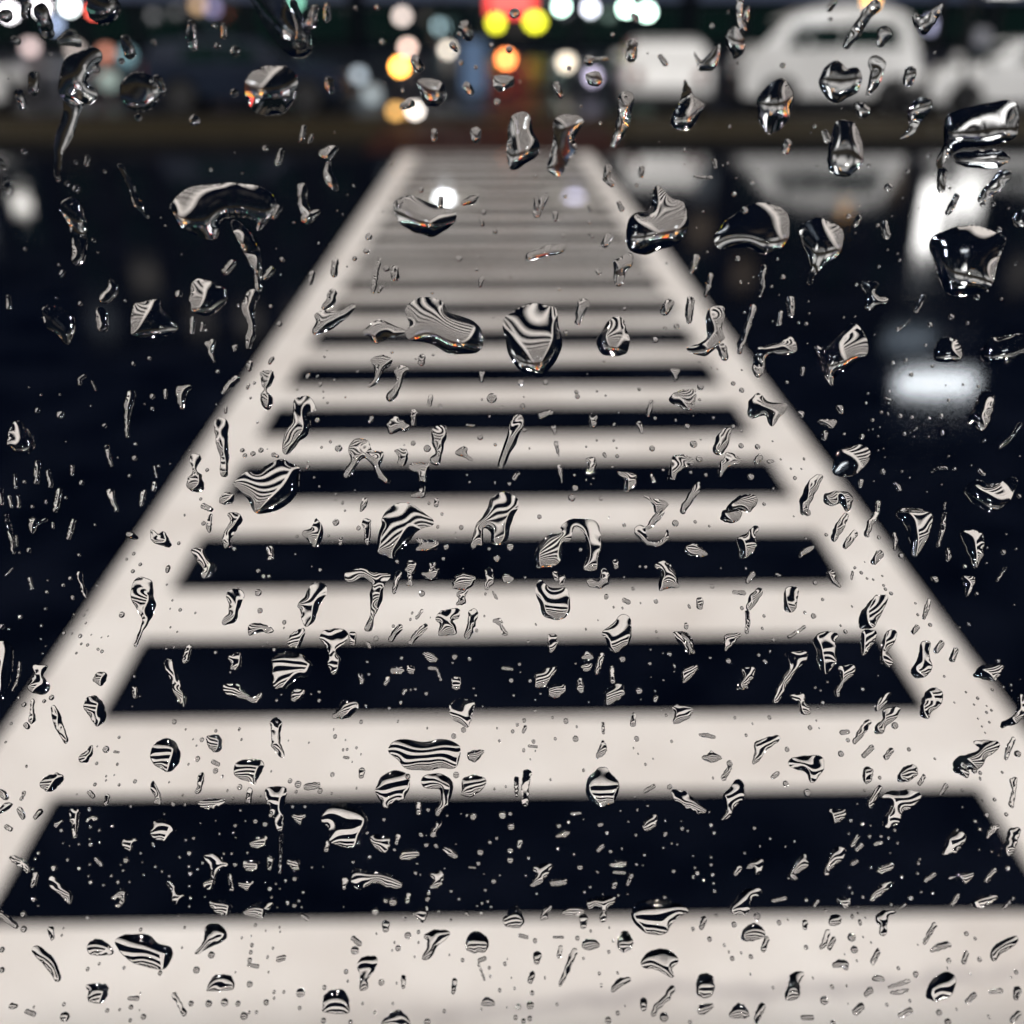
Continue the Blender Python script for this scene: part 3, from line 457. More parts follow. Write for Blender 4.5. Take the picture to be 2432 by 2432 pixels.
def car(label, px, Y, paint, kind, turn=0.0, group='vehicles on the far road', beacon=False, panel=False):
    """built nose towards +y, width along x, then turned"""
    x = float(at(px, 250, Y)[0])
    t = thing({'hatch': 'parked_car', 'sedan': 'parked_car', 'van': 'van'}[kind], label,
              'van' if kind == 'van' else 'car', (x, Y, 0), turn, group)
    if kind == 'van':
        W, L_ = 1.78, 4.5
        low = [(-1.5,.3),(-1.44,.28),(-1.40,.5),(-1.26,.66),(-1.04,.7),(-.82,.66),(-.66,.5),(-.62,.28),(1.0,.28),(1.04,.5),(1.2,.66),(1.42,.7),(1.64,.66),(1.8,.5),(1.84,.28),(2.2,.3),(2.25,.75),(2.12,1.06),(1.9,1.24),(-1.45,1.26),(-1.56,.7)]
        cab = [(-1.46,1.26),(1.9,1.24),(1.32,1.80),(.85,1.98),(.2,2.07),(-.7,2.05),(-1.2,1.88)]
        wins = [((-1.1,.1),(1.24,1.74)), ((.14,1.4),(1.24,1.70))]
        zr, wy, hl = 2.08, (-1.04, 1.42), .9
    else:
        W, L_ = 1.72, 4.3
        low = [(-2.1,.25),(-1.7,.25),(-1.66,.45),(-1.52,.6),(-1.32,.65),(-1.12,.6),(-.98,.45),(-.94,.25),(.95,.25),(.99,.45),(1.13,.6),(1.33,.65),(1.53,.6),(1.67,.45),(1.71,.25),(2.1,.28),(2.15,.6),(2.0,.8),(1.0,.95),(-2.0,.98),(-2.15,.65)]
        cab = [(-1.75 if kind == 'sedan' else -2.0,.98),(1.05,.95),(.35,1.38),(-.9,1.46),(-1.3 if kind == 'sedan' else -1.85,1.36)]
        wins = [((-1.25,-.42),(1.02,1.32)), ((-.36,.42),(1.02,1.32))]
        zr, wy, hl = 1.46, (-1.32, 1.33), .68
    bm = B(); prism(bm, low, -W/2, W/2); body = obj('body', bm, M[paint], t, bevel=.07)
    base = cab[0][1]
    bm = B(); prism(bm, cab, -W/2 + .03, W/2 - .03, lambda z: .17 * max(0, z - base) / (zr - base)); obj('cabin', bm, M[paint], t, bevel=.06)
    for s in (-1, 1):
        for (ya, yb), (za, zb) in wins:
            bm = B()
            k = lambda z: W/2 - .03 - .17 * (z - base) / (zr - base) + .006
            q = [(s * k(za), ya, za), (s * k(za), yb, za), (s * k(zb), yb - (.25 if yb > .3 else 0), zb), (s * k(zb), ya + (.1 if ya < -1 else 0), zb)]
            vv = [bm.verts.new(p) for p in q]; uu = [bm.verts.new((p[0] - s * .02, p[1], p[2])) for p in q]
            bm.faces.new(vv); bm.faces.new(uu[::-1])
            for i in range(4): bm.faces.new((vv[i], uu[i], uu[(i+1)%4], vv[(i+1)%4]))
            obj('side_window', bm, M['car_glass'], t)
        for y in wy:
            wheel(t, s * W / 2, y, .33 if kind == 'van' else .31, .2, s)
        bm = B(); box(bm, s*W/2 - .1, s*W/2 + .14, .88, 1.0, base + .02, base + .16, .02); obj('wing_mirror', bm, M[paint], t)
        bm = B(); ball(bm, (s * .62, L_ / 2 - .06, hl), .14, 1.2, .5, .7); obj('headlight', bm, M['rim'], t, True)
        bm = B(); e_ = 1.5 if kind == 'van' else L_ / 2; box(bm, s * .62 - .1, s * .62 + .1, -e_ - .03, -e_ + .1, hl, hl + .22, .02); obj('tail_light', bm, M['red_paint'], t)
    # windscreen and rear window, laid on the sloping ends of the cabin
    tail = 1.5 if kind == 'van' else L_ / 2
    f0, f1 = cab[1], cab[2]; r0, r1 = cab[0], cab[-1]
    for nm, (a, b), s in (('windscreen', (f0, f1), 1), ('rear_window', (r0, r1), -1)):
        if panel and s < 0: continue
        bm = B(); q = []
        for t_ in (.12, .9):
            y = a[0] + (b[0] - a[0]) * t_; z = a[1] + (b[1] - a[1]) * t_
            hw = W / 2 - .14 - .15 * (z - base) / (zr - base)
            q.append((hw, y + s * .012, z + .006))
        p = [(-q[0][0], q[0][1], q[0][2]), (q[0][0], q[0][1], q[0][2]), (q[1][0], q[1][1], q[1][2]), (-q[1][0], q[1][1], q[1][2])]
        vv = [bm.verts.new(k) for k in p]; uu = [bm.verts.new((k[0], k[1] - s * .02, k[2] - .01)) for k in p]
        bm.faces.new(vv); bm.faces.new(uu[::-1])
        for i in range(4): bm.faces.new((vv[i], uu[i], uu[(i+1)%4], vv[(i+1)%4]))
        obj(nm, bm, M['car_glass'], t)
    for s, nm in ((1, 'front_bumper'), (-1, 'rear_bumper')):
        bm = B(); e_ = L_/2 if s > 0 else -tail; box(bm, -W/2 + .03, W/2 - .03, e_ - .06, e_ + .06, .26, .46, .03); obj(nm, bm, M['trim'], t)
    if beacon:
        bm = B(); rod(bm, (0.5, -.75, zr - .06), (0.5, -.75, zr + .03), .11); rb = obj('roof_beacon', bm, M['trim'], t)
        bm = B(); rod(bm, (0.5, -.75, zr + .03), (0.5, -.75, zr + .19), .10, .07); obj('beacon_lens', bm, glow('amber_beacon', (1, .50, .12), 14), rb, True)
    return t

P2 = math.pi / 2
car('small white panel car seen from behind, left of the white van', 1563, 24.6, 'white_car', 'hatch', -.06, panel=True)
car('tall rounded white van side-on with dark green windows and an amber roof beacon', 1975, 25.2, 'white_car', 'van', P2, beacon=True)
car('white sedan at the right edge in front of the van', 2400, 23.6, 'white_car', 'sedan', P2)
car('white sedan poking in at the left edge of the far road', -185, 24.0, 'white_car', 'sedan', -P2)
car('unlit navy blue car side-on left of the crosswalk', 600, 25.0, 'navy_car', 'hatch', -P2)

# ================================================================ lamps on posts beyond the road
def lantern(px, py, Y, col, s, r, label, name='post_lantern', cat='lamp', group='lit lanterns beyond the road'):
    p = at(px, py, Y); z0 = .12 if Y > 31.5 else (.10 if KY < Y < 21.6 else 0.0)
    zc = max(float(p[2]), z0 + r + .03)
    t = thing(name, label, cat, (float(p[0]), Y, z0), 0, group)
    bm = B(); rod(bm, (0, 0, 0), (0, 0, .05), .10, .08); 
    if zc - z0 - r > .08: rod(bm, (0, 0, .05), (0, 0, zc - z0 - r * .9), .03, .025)
    obj('post', bm, M['metal'], t)
    bm = B(); ball(bm, (0, 0, zc - z0), r); obj('globe', bm, glow(name + '_light', col, s), t, True)
    bm = B(); rod(bm, (0, 0, zc - z0 + r * .85), (0, 0, zc - z0 + r * 1.15), r * .5, r * .2); obj('cap', bm, M['metal'], t)

WG = (.70, 1.0, .86); WW = (1, .96, .9); AM = (1, .48, .10); LT = 'lit globe lantern '
for a in (
 (1333, 16, 61.2, WG, 28.0, 0.179, 'green-white globe lantern, leftmost of the white row at the top'),
 (1402, 20, 61.2, (.86, .88, 1), 14.4, 0.2, 'pale blue-white globe lantern in the middle of the top white row'),
 (1487, 20, 61.2, WG, 32.0, 0.179, 'green-white globe lantern second from the right in the top row'),
 (1537, 28, 61.9, WG, 28.0, 0.211, 'green-white globe lantern at the right end of the top row'),
 (950, 158, 27.0, (1, .42, .07), 30.6, 0.112, 'brightest amber globe lantern, above the crosswalk left side'),
 (968, 112, 57.8, (1, .72, .6), 9, 0.2, 'pinkish white lantern just above the brightest amber one'),
 (1202, 140, 27.0, (1, .27, .07), 16.2, 0.125, 'orange-red lantern below the red warning light'),
 (1345, 148, 30.0, (.9, .78, .62), 5.76, 0.158, 'dim beige lantern right of the crosswalk end'),
 (1408, 182, 28.0, (.74, .66, .9), 3.96, 0.132, 'dim lilac lantern beside the white hatchback'),
 (986, 262, 22.4, (.95, .87, .8), 12.6, 0.079, 'low white lantern at the kerb left of the crosswalk end'),
 (940, 268, 22.6, (1, .55, .16), 4.14, 0.106, 'low dim amber lantern next to the white one at the kerb'),
 (852, 178, 30.0, (.62, .72, .8), 2.16, 0.145, 'dim blue-grey lantern left of the amber one'),
 (884, 232, 26.5, (.55, .63, .66), 1.08, 0.198, 'faint grey lantern low down left of the amber one'),
 (955, 38, 61.2, (1, .84, .76), 4.95, 0.253, 'soft pinkish lantern under the top edge left of the red light'),
 (1046, 62, 64.6, (.5, .72, .78), 4.4, 0.253, 'dim sea-green lantern between the pinkish one and the red light'),
 (1062, 118, 56.1, (.9, .8, .68), 8.0, 0.2, 'small beige lantern left of the blue panel'),
 (1295, 15, 74.8, (.4, .7, .8), 6.0, 0.211, 'faint teal lantern at the top edge right of the red light'),
 (22, 30, 59.5, (1, .95, 1), 18.0, 0.232, 'dazzling white lantern in the top left corner'),
 (98, 18, 59.5, (1, .95, .98), 16.0, 0.211, 'dazzling white lantern second from the top left corner'),
 (165, 14, 59.5, (.92, 1, 1), 20.0, 0.232, 'dazzling white lantern third from the top left corner'),
 (222, 26, 57.8, (1, .12, .08), 16.0, 0.137, 'small red lantern at the top left beside the white ones'),
 (72, 112, 56.1, (.9, .7, .68), 2.72, 0.295, 'dim pinkish lantern below the top left white ones'),
 (178, 118, 56.1, (.8, .68, .62), 2.1, 0.274, 'dim beige lantern below the third white one'),
 (252, 132, 56.1, (.9, .36, .24), 1.92, 0.274, 'dim red-brown lantern at the left above the dark road'),
 (258, 190, 28.0, (.5, .62, .56), 0.97, 0.211, 'faint grey-green lantern at the left above the kerb'),
 (470, 12, 68.0, (.7, .45, .25), 2.4, 0.316, 'faint brown lantern at the top edge left of the middle'),
 (700, 5, 68.0, (.35, .9, .65), 6.0, 0.211, 'faint green lantern at the top edge left of the middle'),
 (2330, 90, 57.8, (.7, .7, .8), .3, 0.45, 'dim grey-violet lantern over the right white sedan'),
 (128, 58, 56, (.55, .68, 1), 3.0, .26, 'dim blue lantern under the second white one at the top left'),
 (305, 165, 50, (.3, .55, .62), 1.2, .3, 'faint teal lantern at the left above the navy car'),
 (505, 18, 58, (.45, .4, .7), 1.8, .26, 'faint violet lantern at the top edge left of the middle'),
 (2215, 60, 61.2, (.5, .5, .72), 3.0, 0.316, 'faint violet lantern over the gap between van and sedan'),
): lantern(*a)

# warning board: a red lamp bar over two amber lamps
p = at(1222, 40, 60.0)
wb = thing('warning_board', 'warning board on a post with a red lamp and two amber lamps', 'warning light', (float(p[0]), 60.0, .12))
SB = 2.92                     # the board stands far off and is large
wb.scale = (SB, SB, SB)
zb = (float(p[2]) - .12) / SB
bm = B(); rod(bm, (0, .06, 0), (0, .06, zb - .3), .035); box(bm, -.25, .25, -.1, .22, 0, .04, .01); obj('post', bm, M['metal'], wb)
bm = B(); box(bm, -.52, .52, .03, .09, zb - .33, zb + .75, .02); obj('board', bm, M['board'], wb)
bm = B(); box(bm, -.46, .34, -.04, .028, zb + .03, zb + .50, .04); obj('red_lamp', bm, glow('red_warning_light', (1, .07, .06), 3.4), wb)
for x, z, rx in ((-.33, -.10, 1.0), (.36, -.08, 1.5)):
    bm = B(); rod(bm, (x, .028, zb + z), (x, -.03, zb + z), .15, .14, seg=24); h = obj('amber_lamp', bm, M['metal'], wb)
    bm = B(); ball(bm, (x, -.03, zb + z), .095 * rx ** .3, rx ** .5, .4, 1); obj('lens', bm, glow('amber_warning_light', (.84, .82, .03), 7), h, True)

# blue lit panel and red box standing on the far side
def panel(px, y_top, Y, wd, m, name, label, cat):
    p = at(px, y_top, Y); z0 = 0.0
    t = thing(name, label, cat, (float(p[0]), Y, z0)); h = float(p[2])
    bm = B(); box(bm, -wd/2 - .04, wd/2 + .04, 0, .22, 0, .1, .01); box(bm, -wd/2 - .04, wd/2 + .04, .004, .2, h, h + .05, .01)
    box(bm, -wd/2 - .04, -wd/2, 0, .2, .1, h, .005); box(bm, wd/2, wd/2 + .04, 0, .2, .1, h, .005); obj('casing', bm, M['metal'], t)
    bm = B(); box(bm, -wd/2 + .003, wd/2 - .003, .02, .18, .1, h); obj('front_panel', bm, m, t)
panel(1124, 95, 29.5, .62, glow('blue_panel_light', (.10, .22, .42), .55), 'advert_pillar', 'dim blue backlit advert pillar past the end of the crosswalk', 'advert pillar')
panel(1200, 178, 26.4, .55, M['red_paint'], 'utility_box', 'red painted utility box past the end of the crosswalk', 'utility box')

# ================================================================ street lamps and light boxes, seen as reflections and in the drops
def mirrored(px, py, Y):
    d = ray(px, py)
    return float(Y * d[0] / d[1]), float(-H - Y * d[2] / d[1])

def street_lamp(x, y, z, label, col, s, hw=.30, hd=.12, arm=1.0):
    t = thing('street_lamp', label, 'street lamp', (x, y + arm, .10 if y < 21.6 else .12), 0, 'street lamps')
    zz = z - (.10 if y < 21.6 else .12)
    bm = B(); rod(bm, (0, 0, 0), (0, 0, .5), .10, .08); rod(bm, (0, 0, .5), (0, 0, zz + .12), .06, .04); obj('pole', bm, M['metal'], t)
    bm = B(); rod(bm, (0, 0, zz + .12), (0, -arm, zz + .16), .035, .03); obj('arm', bm, M['metal'], t)
    bm = B(); box(bm, -hw - .03, hw + .03, -arm - hd, -arm + hd, zz + .08, zz + .18, .03); h = obj('lamp_head', bm, M['metal'], t)
    bm = B(); ball(bm, (0, -arm, zz + .06), 1.0, hw, hd * .8, .09, 20); obj('lens', bm, glow('street_lamp_light', col, s), h, True)

CW = (.90, .95, 1)
x, z = mirrored(1055, 470, 33); street_lamp(x, 33, z, 'street lamp mirrored as a white spot on the far crosswalk', CW, 60, .16, .12)
x, z = mirrored(1365, 465, 33); street_lamp(x, 33, z, 'dim violet street lamp right of the crosswalk', (.7, .68, 1), 8, .2, .14)
x, z = mirrored(2225, 905, 18.6); street_lamp(x, 18.6, z, 'wide street lamp at the right mirrored low on the wet road', CW, 17, .80, .30)
x, z = mirrored(50, 480, 33); street_lamp(x, 33, z, 'street lamp mirrored as a pale streak at the left edge', WW, 14, .3, .2)
x, z = mirrored(2160, 800, 18.8); street_lamp(x, 18.8, z, 'dimmer lamp beside the wide street lamp at the right', (.7, .85, 1), 1.6, .5, .16)
for i, (x, y, z, s, ax, lb) in enumerate((
    (-13.5, 19.5, 6.2, 700, 0, 'tall street lamp left of the view'), (14.5, 19.5, 6.6, 700, 0, 'tall street lamp right of the view'),
    (-24, 34, 8, 520, 0, 'far tall street lamp left of the view'), (25, 34, 8, 520, 0, 'far tall street lamp right of the view'),
    (-19.5, 27, 5.5, 480, 0, 'tall street lamp left behind the nearer one'), (20.5, 27, 5.2, 520, 0, 'tall street lamp right behind the nearer one'),
    (-8.5, 7.5, 8.6, 350, 0, 'high street lamp beside the crosswalk on the left'), (9.0, 8.0, 8.8, 480, 0, 'high street lamp beside the crosswalk on the right'),
    (-7.5, 2.5, 6.5, 480, 0, 'street lamp near the window on the left'), (8.0, 2.5, 6.5, 520, 0, 'street lamp near the window on the right'))):
    street_lamp(x, y, z, lb, (.80, .88, 1) if i % 2 else (.92, .95, 1), s, .22, .10)

def light_box(px, pt, pb, Y, wd, s, col, label):
    x, z1 = mirrored(px, pb, Y); _, z0 = mirrored(px, pt, Y)
    t = thing('light_box_sign', label, 'sign', (x, Y, .12))
    bm = B(); rod(bm, (0, .1, 0), (0, .1, z0 - .15), .07); obj('pole', bm, M['metal'], t)
    bm = B(); box(bm, -wd/2 - .05, wd/2 + .05, .03, .25, z0 - .17, z1 - .07, .02); obj('casing', bm, M['metal'], t)
    bm = B(); box(bm, -wd/2, wd/2, -.02, .028, z0 - .12, z1 - .12, .01); obj('lit_face', bm, glow('light_box_light', col, s), t)
light_box(2205, 440, 600, 32, .85, 6, (1, .98, .95), 'tall white light box sign mirrored brightly on the road at the right')
light_box(2290, 425, 520, 32.6, .9, 3.2, (1, .98, .95), 'shorter white light box sign right of the tall one')

# ================================================================ shop buildings closing the view
def shop(x0, x1, h, Y, wall, lit, label):
    t = thing('shop_building', label, 'building', (x0, Y, .12), 0, 'dark buildings behind the far pavement')
    w_ = x1 - x0
    bm = B(); box(bm, 0, w_, .1, 10, 0, h); wl = obj('wall', bm, wall, t)
    bm = B(); box(bm, -.1, w_ + .1, -.15, .0975, h - .4, h + .15, .03); obj('cornice', bm, wall, t)
    n = max(2, int(w_ // 3)); step = w_ / n
    for i in range(n):
        a = i * step + .3; b = (i + 1) * step - .3
        bm = B(); box(bm, a, b, .03, .0975, .5, 2.6, .01); f = obj('shop_window', bm, M['metal'], t)
        bm = B(); box(bm, a + .08, b - .08, .0, .0275, .58, 2.52); obj('window_pane', bm, M['car_glass'], f)
        for fl in range(1, int((h - 1) // 3)):
            bm = B(); box(bm, a + .4, b - .4, .04, .0975, 3 * fl + 1.0, 3 * fl + 2.5, .01); f = obj('window', bm, M['metal'], t)
            on = random.random() < .35
            bm = B(); box(bm, a + .46, b - .46, .01, .0375, 3 * fl + 1.06, 3 * fl + 2.44)
            obj('window_pane', bm, glow('lit_room', random.choice([(1, .7, .4), (1, .9, .75), (.7, .85, 1)]), .12) if on else M['car_glass'], f)
    if lit:
        bm = B(); box(bm, .4, w_ - .4, -.12, .0, 2.9, 3.5, .02); obj('lit_fascia', bm, glow('fascia_light', lit[0], lit[1]), t)
shop(-78.2, -52.7, 18, 72, M['brick'], ((.25, .4, .9), 0.10), 'dark brick building at the far left with a dim blue fascia')
shop(-52.4, -28.9, 14.25, 72, M['shutter'], ((.9, .95, 1), 0.60), 'dark building left of centre with a cold white fascia')
shop(-28.6, -8.5, 19.5, 72, M['brick'], ((.25, .4, .9), 0.10), 'dark brick building with a faint fascia left of the crosswalk')
shop(-8.2, 11.9, 15, 72, M['shutter'], ((.25, .4, .9), 0.10), 'dark building facing the crosswalk under a dim blue fascia')
shop(12.2, 34, 18, 72, M['brick'], ((.25, .4, .9), 0.10), 'dark brick building with a faint fascia right of the crosswalk')
shop(34.3, 61.2, 16.5, 72, M['shutter'], ((.8, .8, 1), 0.30), 'dark building at the right with a violet fascia')

# ================================================================ raindrops on the glass
T = {'BB': (1216, 0, .6294)}
for r_ in range(4):
    for c_ in range(3):
        T['%d%d' % (r_, c_)] = (c_ * 811, r_ * 608, 811 / 1932)

def parse():
    out = []
    for line in DROPS.strip().splitlines():
        code, rest = line.split('|')
        ox, oy, s = T[code]
        for item in rest.split(';'):
            item = item.strip()
            if item.startswith('P'):
                p = np.array([[float(k) for k in q.split()] for q in item[1:].split(',')])
                out.append(('P', p * s + (ox, oy)))
            else:
                ch = [np.array([[float(k) for k in q.split()] for q in br.split(',')]) for br in item.split('/')]
                out.append(('C', [np.column_stack([c[:, 0] * s + ox, c[:, 1] * s + oy, c[:, 2] * s]) for c in ch]))
    return out

def crom(p, n=5):
    q = []
    N = len(p)
    for i in range(N):
        p0, p1, p2, p3 = p[i - 1], p[i], p[(i + 1) % N], p[(i + 2) % N]
        for k in range(n):
            t = k / n
            q.append(.5 * (2*p1 + (p2-p0)*t + (2*p0-5*p1+4*p2-p3)*t*t + (3*p1-p0-3*p2+p3)*t**3))
    return np.array(q)

def field(kind, d, X, Y):
    if kind == 'P':
        q = crom(d) if len(d) > 3 else crom(d, 4)
        P0, P1 = q, np.roll(q, -1, 0)
        best = np.full(X.shape, 1e9); inside = np.zeros(X.shape, bool)
        for a, b in zip(P0, P1):
            e = b - a; L2 = max(e @ e, 1e-9)
            t = np.clip(((X - a[0]) * e[0] + (Y - a[1]) * e[1]) / L2, 0, 1)
            best = np.minimum(best, np.hypot(X - a[0] - t * e[0], Y - a[1] - t * e[1]))
            if a[1] != b[1]:
                c = ((a[1] > Y) != (b[1] > Y)) & (X < (b[0] - a[0]) * (Y - a[1]) / (b[1] - a[1]) + a[0])
                inside ^= c
        return np.where(inside, best, -best)
    best = np.full(X.shape, -1e9)
    for ch in d:
        if len(ch) == 1:
            best = np.maximum(best, ch[0, 2] - np.hypot(X - ch[0, 0], Y - ch[0, 1]))
        for a, b in zip(ch[:-1], ch[1:]):
            e = b[:2] - a[:2]; L2 = max(e @ e, 1e-9)
            t = np.clip(((X - a[0]) * e[0] + (Y - a[1]) * e[1]) / L2, 0, 1)
            best = np.maximum(best, a[2] + t * (b[2] - a[2]) - np.hypot(X - a[0] - t * e[0], Y - a[1] - t * e[1]))
    return best

def smooth_noise(rng, X, Y, L):
    """a few random waves with wavelengths near L"""
    s = 0
    for _ in range(5):
        a = rng.uniform(0, 2 * math.pi); k = 2 * math.pi / (L * rng.uniform(.7, 1.6)); ph = rng.uniform(0, 6.3)
        s = s + np.sin(k * (X * math.cos(a) + Y * math.sin(a)) + ph)
    return s / 5

def drop_mesh(kind, d, seed):
    rng = np.random.default_rng(seed)
    if kind == 'P': lo, hi = d.min(0) - 4, d.max(0) + 4
    else:
        lo = np.min([(c[:, :2] - c[:, 2:]).min(0) for c in d], 0) - 2; hi = np.max([(c[:, :2] + c[:, 2:]).max(0) for c in d], 0) + 2
    size = hi - lo
    mn = min(size) - 4
    cell = float(np.clip(math.sqrt(size[0] * size[1]) / 44, .75, 2.4))
    nx, ny = int(size[0] / cell) + 3, int(size[1] / cell) + 3
    gx = lo[0] + np.arange(nx) * cell; gy = lo[1] + np.arange(ny) * cell
    X, Y = np.meshgrid(gx, gy)
    phi = field(kind, d, X, Y)
    big = math.sqrt(size[0] * size[1])
    # contact lines are ragged: wobble the outline a little
    phi = phi + smooth_noise(rng, X, Y, max(big * .30, 7)) * min(.045 * big, 2.6) * WOB + smooth_noise(rng, X, Y, 9) * min(.02 * big, .8) * WOB
    for _ in range(3):
        phi[1:-1, 1:-1] = (phi[1:-1, 1:-1] * 2 + phi[:-2, 1:-1] + phi[2:, 1:-1] + phi[1:-1, :-2] + phi[1:-1, 2:]) / 6
    phi = phi + .25 * cell
    phi[0, :] = phi[-1, :] = -1; phi[:, 0] = phi[:, -1] = -1
    ins = phi > 0
    if ins.sum() < 4: return None
    # membrane over the outline, heavier towards its foot
    dist = lambda nb: np.clip(phi / np.maximum(phi - nb, 1e-6), .25, 1)
    nbs = []
    for ax, sh in ((0, 1), (0, -1), (1, 1), (1, -1)):
        pn = np.roll(phi, sh, ax); nbs.append((ax, sh, np.roll(ins, sh, ax), dist(pn)))
    diag = np.full(phi.shape, 4.0)
    for ax, sh, inn, a in nbs: diag += np.where(inn, 0, (1 - a) / a)
    yy = (Y - lo[1]) / size[1]
    sag = SAG if (lo[1] + hi[1]) / 2 > 560 else .3
    f = np.where(ins, cell * cell * np.clip(1 + sag * (yy - .5) * 2, .15, 3), 0)
    def A(u):
        r = diag * u
        for ax, sh, inn, a in nbs: r = r - np.where(inn, np.roll(u, sh, ax), 0)
        return np.where(ins, r, 0)
    u = np.zeros_like(phi); r = f - A(u); p = r.copy(); rs = (r * r).sum()
    for _ in range(160):
        Ap = A(p); al = rs / max((p * Ap).sum(), 1e-30)
        u += al * p; r -= al * Ap; rn = (r * r).sum()
        if rn < 1e-7 * (f * f).sum(): break
        p = r + rn / rs * p; rs = rn
    u = np.maximum(u, 0)
    um = u.max()
    high = float(np.clip((640 - (lo[1] + hi[1]) / 2) / 200, 0, 1))     # drops high on the sheet have mostly run off and lie flatter
    if high and (lo[0] + hi[0]) / 2 < 800: high *= 1.9
    th = math.radians(-10 * high) + math.radians(rng.uniform(*CONTACT) if big > 26 else rng.uniform(*CONTACT_SMALL))
    hw = math.sqrt(4 * um)                                   # half width of the fattest part
    slim = float(np.clip(big / (2.6 * hw) - .75, 0, 1))      # 0 for a bead, 1 for a streak
    u = u * np.maximum(1 + (.30 + .7 * slim + .22 * (hw > 18)) * smooth_noise(rng, X, Y, hw * (3.0 if hw > 18 else 3.6)) + .05 * smooth_noise(rng, X, Y, hw * 1.7), .12)
    u = np.maximum(u, 0)
    bb = math.sqrt(4 * um) / math.tan(th)
    h = np.sqrt(4 * u + bb * bb) - bb
    # cells to polygons
    idx = {}; V = []; F = []
    def vert(key, x, y, z):
        if key not in idx: idx[key] = len(V); V.append((x, y, z))
        return idx[key]
    js, is_ = np.nonzero(ins[:-1, :-1] | ins[1:, :-1] | ins[:-1, 1:] | ins[1:, 1:])
    for j, i in zip(js.tolist(), is_.tolist()):
        cs = ((j, i), (j, i + 1), (j + 1, i + 1), (j + 1, i)); poly = []
        for k in range(4):
            a, b = cs[k], cs[(k + 1) % 4]
            if ins[a]: poly.append(vert(a, gx[a[1]], gy[a[0]], h[a]))
            if ins[a] != ins[b]:
                lo_, hi_ = (a, b) if a < b else (b, a)
                t = phi[lo_] / (phi[lo_] - phi[hi_])
                poly.append(vert((lo_, hi_), gx[lo_[1]] + t * (gx[hi_[1]] - gx[lo_[1]]), gy[lo_[0]] + t * (gy[hi_[0]] - gy[lo_[0]]), 0.0))
        if len(poly) >= 3: F.append(poly)
    V = np.array(V)
    area = float(ins.sum()) * cell * cell
    return V, F, area, (lo + hi) / 2, size - 4

def to_glass(V):
    """outline in the view -> a drop clinging to the sheet, domed towards the street"""
    p, mm = on_window(V[:, 0], V[:, 1], -.00002)
    s = float(np.mean(mm))                                     # metres on the window per frame unit
    top = p + P_N * (PANE_T + .00004) + P_N * (V[:, 2:3] * s)
    return top, p

WOB, SAG, CONTACT, CONTACT_SMALL = 1.0, 1.0, (42, 60), (42, 58)

def link_mesh(name, chunks):
    vs, fs, off = [], [], 0
    for top, flat, F in chunks:
        n = len(top)
        vs.append(top); vs.append(flat)
        fs += [[off + k for k in f] for f in F] + [[off + n + k for k in f[::-1]] for f in F]
        ed = {}
        for f in F:
            for i in range(len(f)):
                e = (f[i], f[(i + 1) % len(f)])
                if (e[1], e[0]) in ed: del ed[(e[1], e[0])]
                else: ed[e] = 1
        m_ = off + 2 * n
        wk = sorted({k for e in ed for k in e}); ix = {k: i for i, k in enumerate(wk)}
        vs.append(top[wk]); vs.append(flat[wk]); nw = len(wk)
        fs += [[m_ + ix[b], m_ + ix[a], m_ + nw + ix[a], m_ + nw + ix[b]] for a, b in ed]
        off += 2 * nw
        off += 2 * n
    me = bpy.data.meshes.new(name); me.from_pydata(np.vstack(vs).tolist(), [], fs); me.materials.append(M['water'])
    me.polygons.foreach_set('use_smooth', [True] * len(me.polygons)); me.update()
    return me

drops = []
for n, (kind, d) in enumerate(parse()):
    r_ = drop_mesh(kind, d, 1000 + n)
    if r_ is None: continue
    V, F, area, c, size = r_
    if c[0] < -5 or c[0] > 2437 or c[1] < -5: pass
    top, flat = to_glass(V)
    drops.append(dict(top=top, flat=flat, F=F, area=area, c=c, size=size, kind=kind, d=d, n=n))
# fine specks in the bare patches, thicker towards the foot of the window and in loose clusters
occ = np.zeros((612, 612), bool)
def mark(x, y, k=1):
    i, j = int(x / 4), int(y / 4)
    occ[max(0, j - k):j + k + 1, max(0, i - k):i + k + 1] = True
for q in drops:
    c_, s_ = q['c'], q['size'] / 2
    for yy_ in np.arange(c_[1] - s_[1], c_[1] + s_[1] + 4, 4):
        for xx_ in np.arange(c_[0] - s_[0], c_[0] + s_[0] + 4, 4):
            if 0 <= xx_ < 2440 and 0 <= yy_ < 2440: mark(xx_, yy_)
rg = np.random.default_rng(41)
cl = rg.uniform((0, 250), (2432, 2432), (90, 2)); made = 0
for _ in range(9000):
    if made >= 620: break
    x, y = (rg.uniform(0, 2432), rg.uniform(0, 2432)) if rg.random() < .45 else cl[rg.integers(90)] + rg.normal(0, (26, 60), 2)
    if not (4 < x < 2428 and 4 < y < 2428) or rg.random() > .25 + .75 * min(1, y / 1500) or occ[int(y / 4), int(x / 4)]: continue
    r0 = float(1.6 + rg.exponential(1.1)); r0 = min(r0, 5.5); a = rg.normal(0, .5); L_ = r0 * rg.uniform(0, 1.6) * (rg.random() < .4)
    ch = np.array([[x, y, r0], [x + L_ * math.sin(a), y + L_ * math.cos(a) + .01, r0 * .9]])
    r_ = drop_mesh('C', [ch], 5000 + made)
    if r_ is None: continue
    V, F, area, c, size = r_
    top, flat = to_glass(V)
    drops.append(dict(top=top, flat=flat, F=F, area=area, c=c, size=size, kind='C', d=None, n=9000 + made))
    mark(x, y, 2); made += 1
drops.sort(key=lambda q: -q['area'])
seen = [q for q in drops if 0 < q['c'][0] < 2432 and 0 < q['c'][1] < 2432]
single = seen[:300]
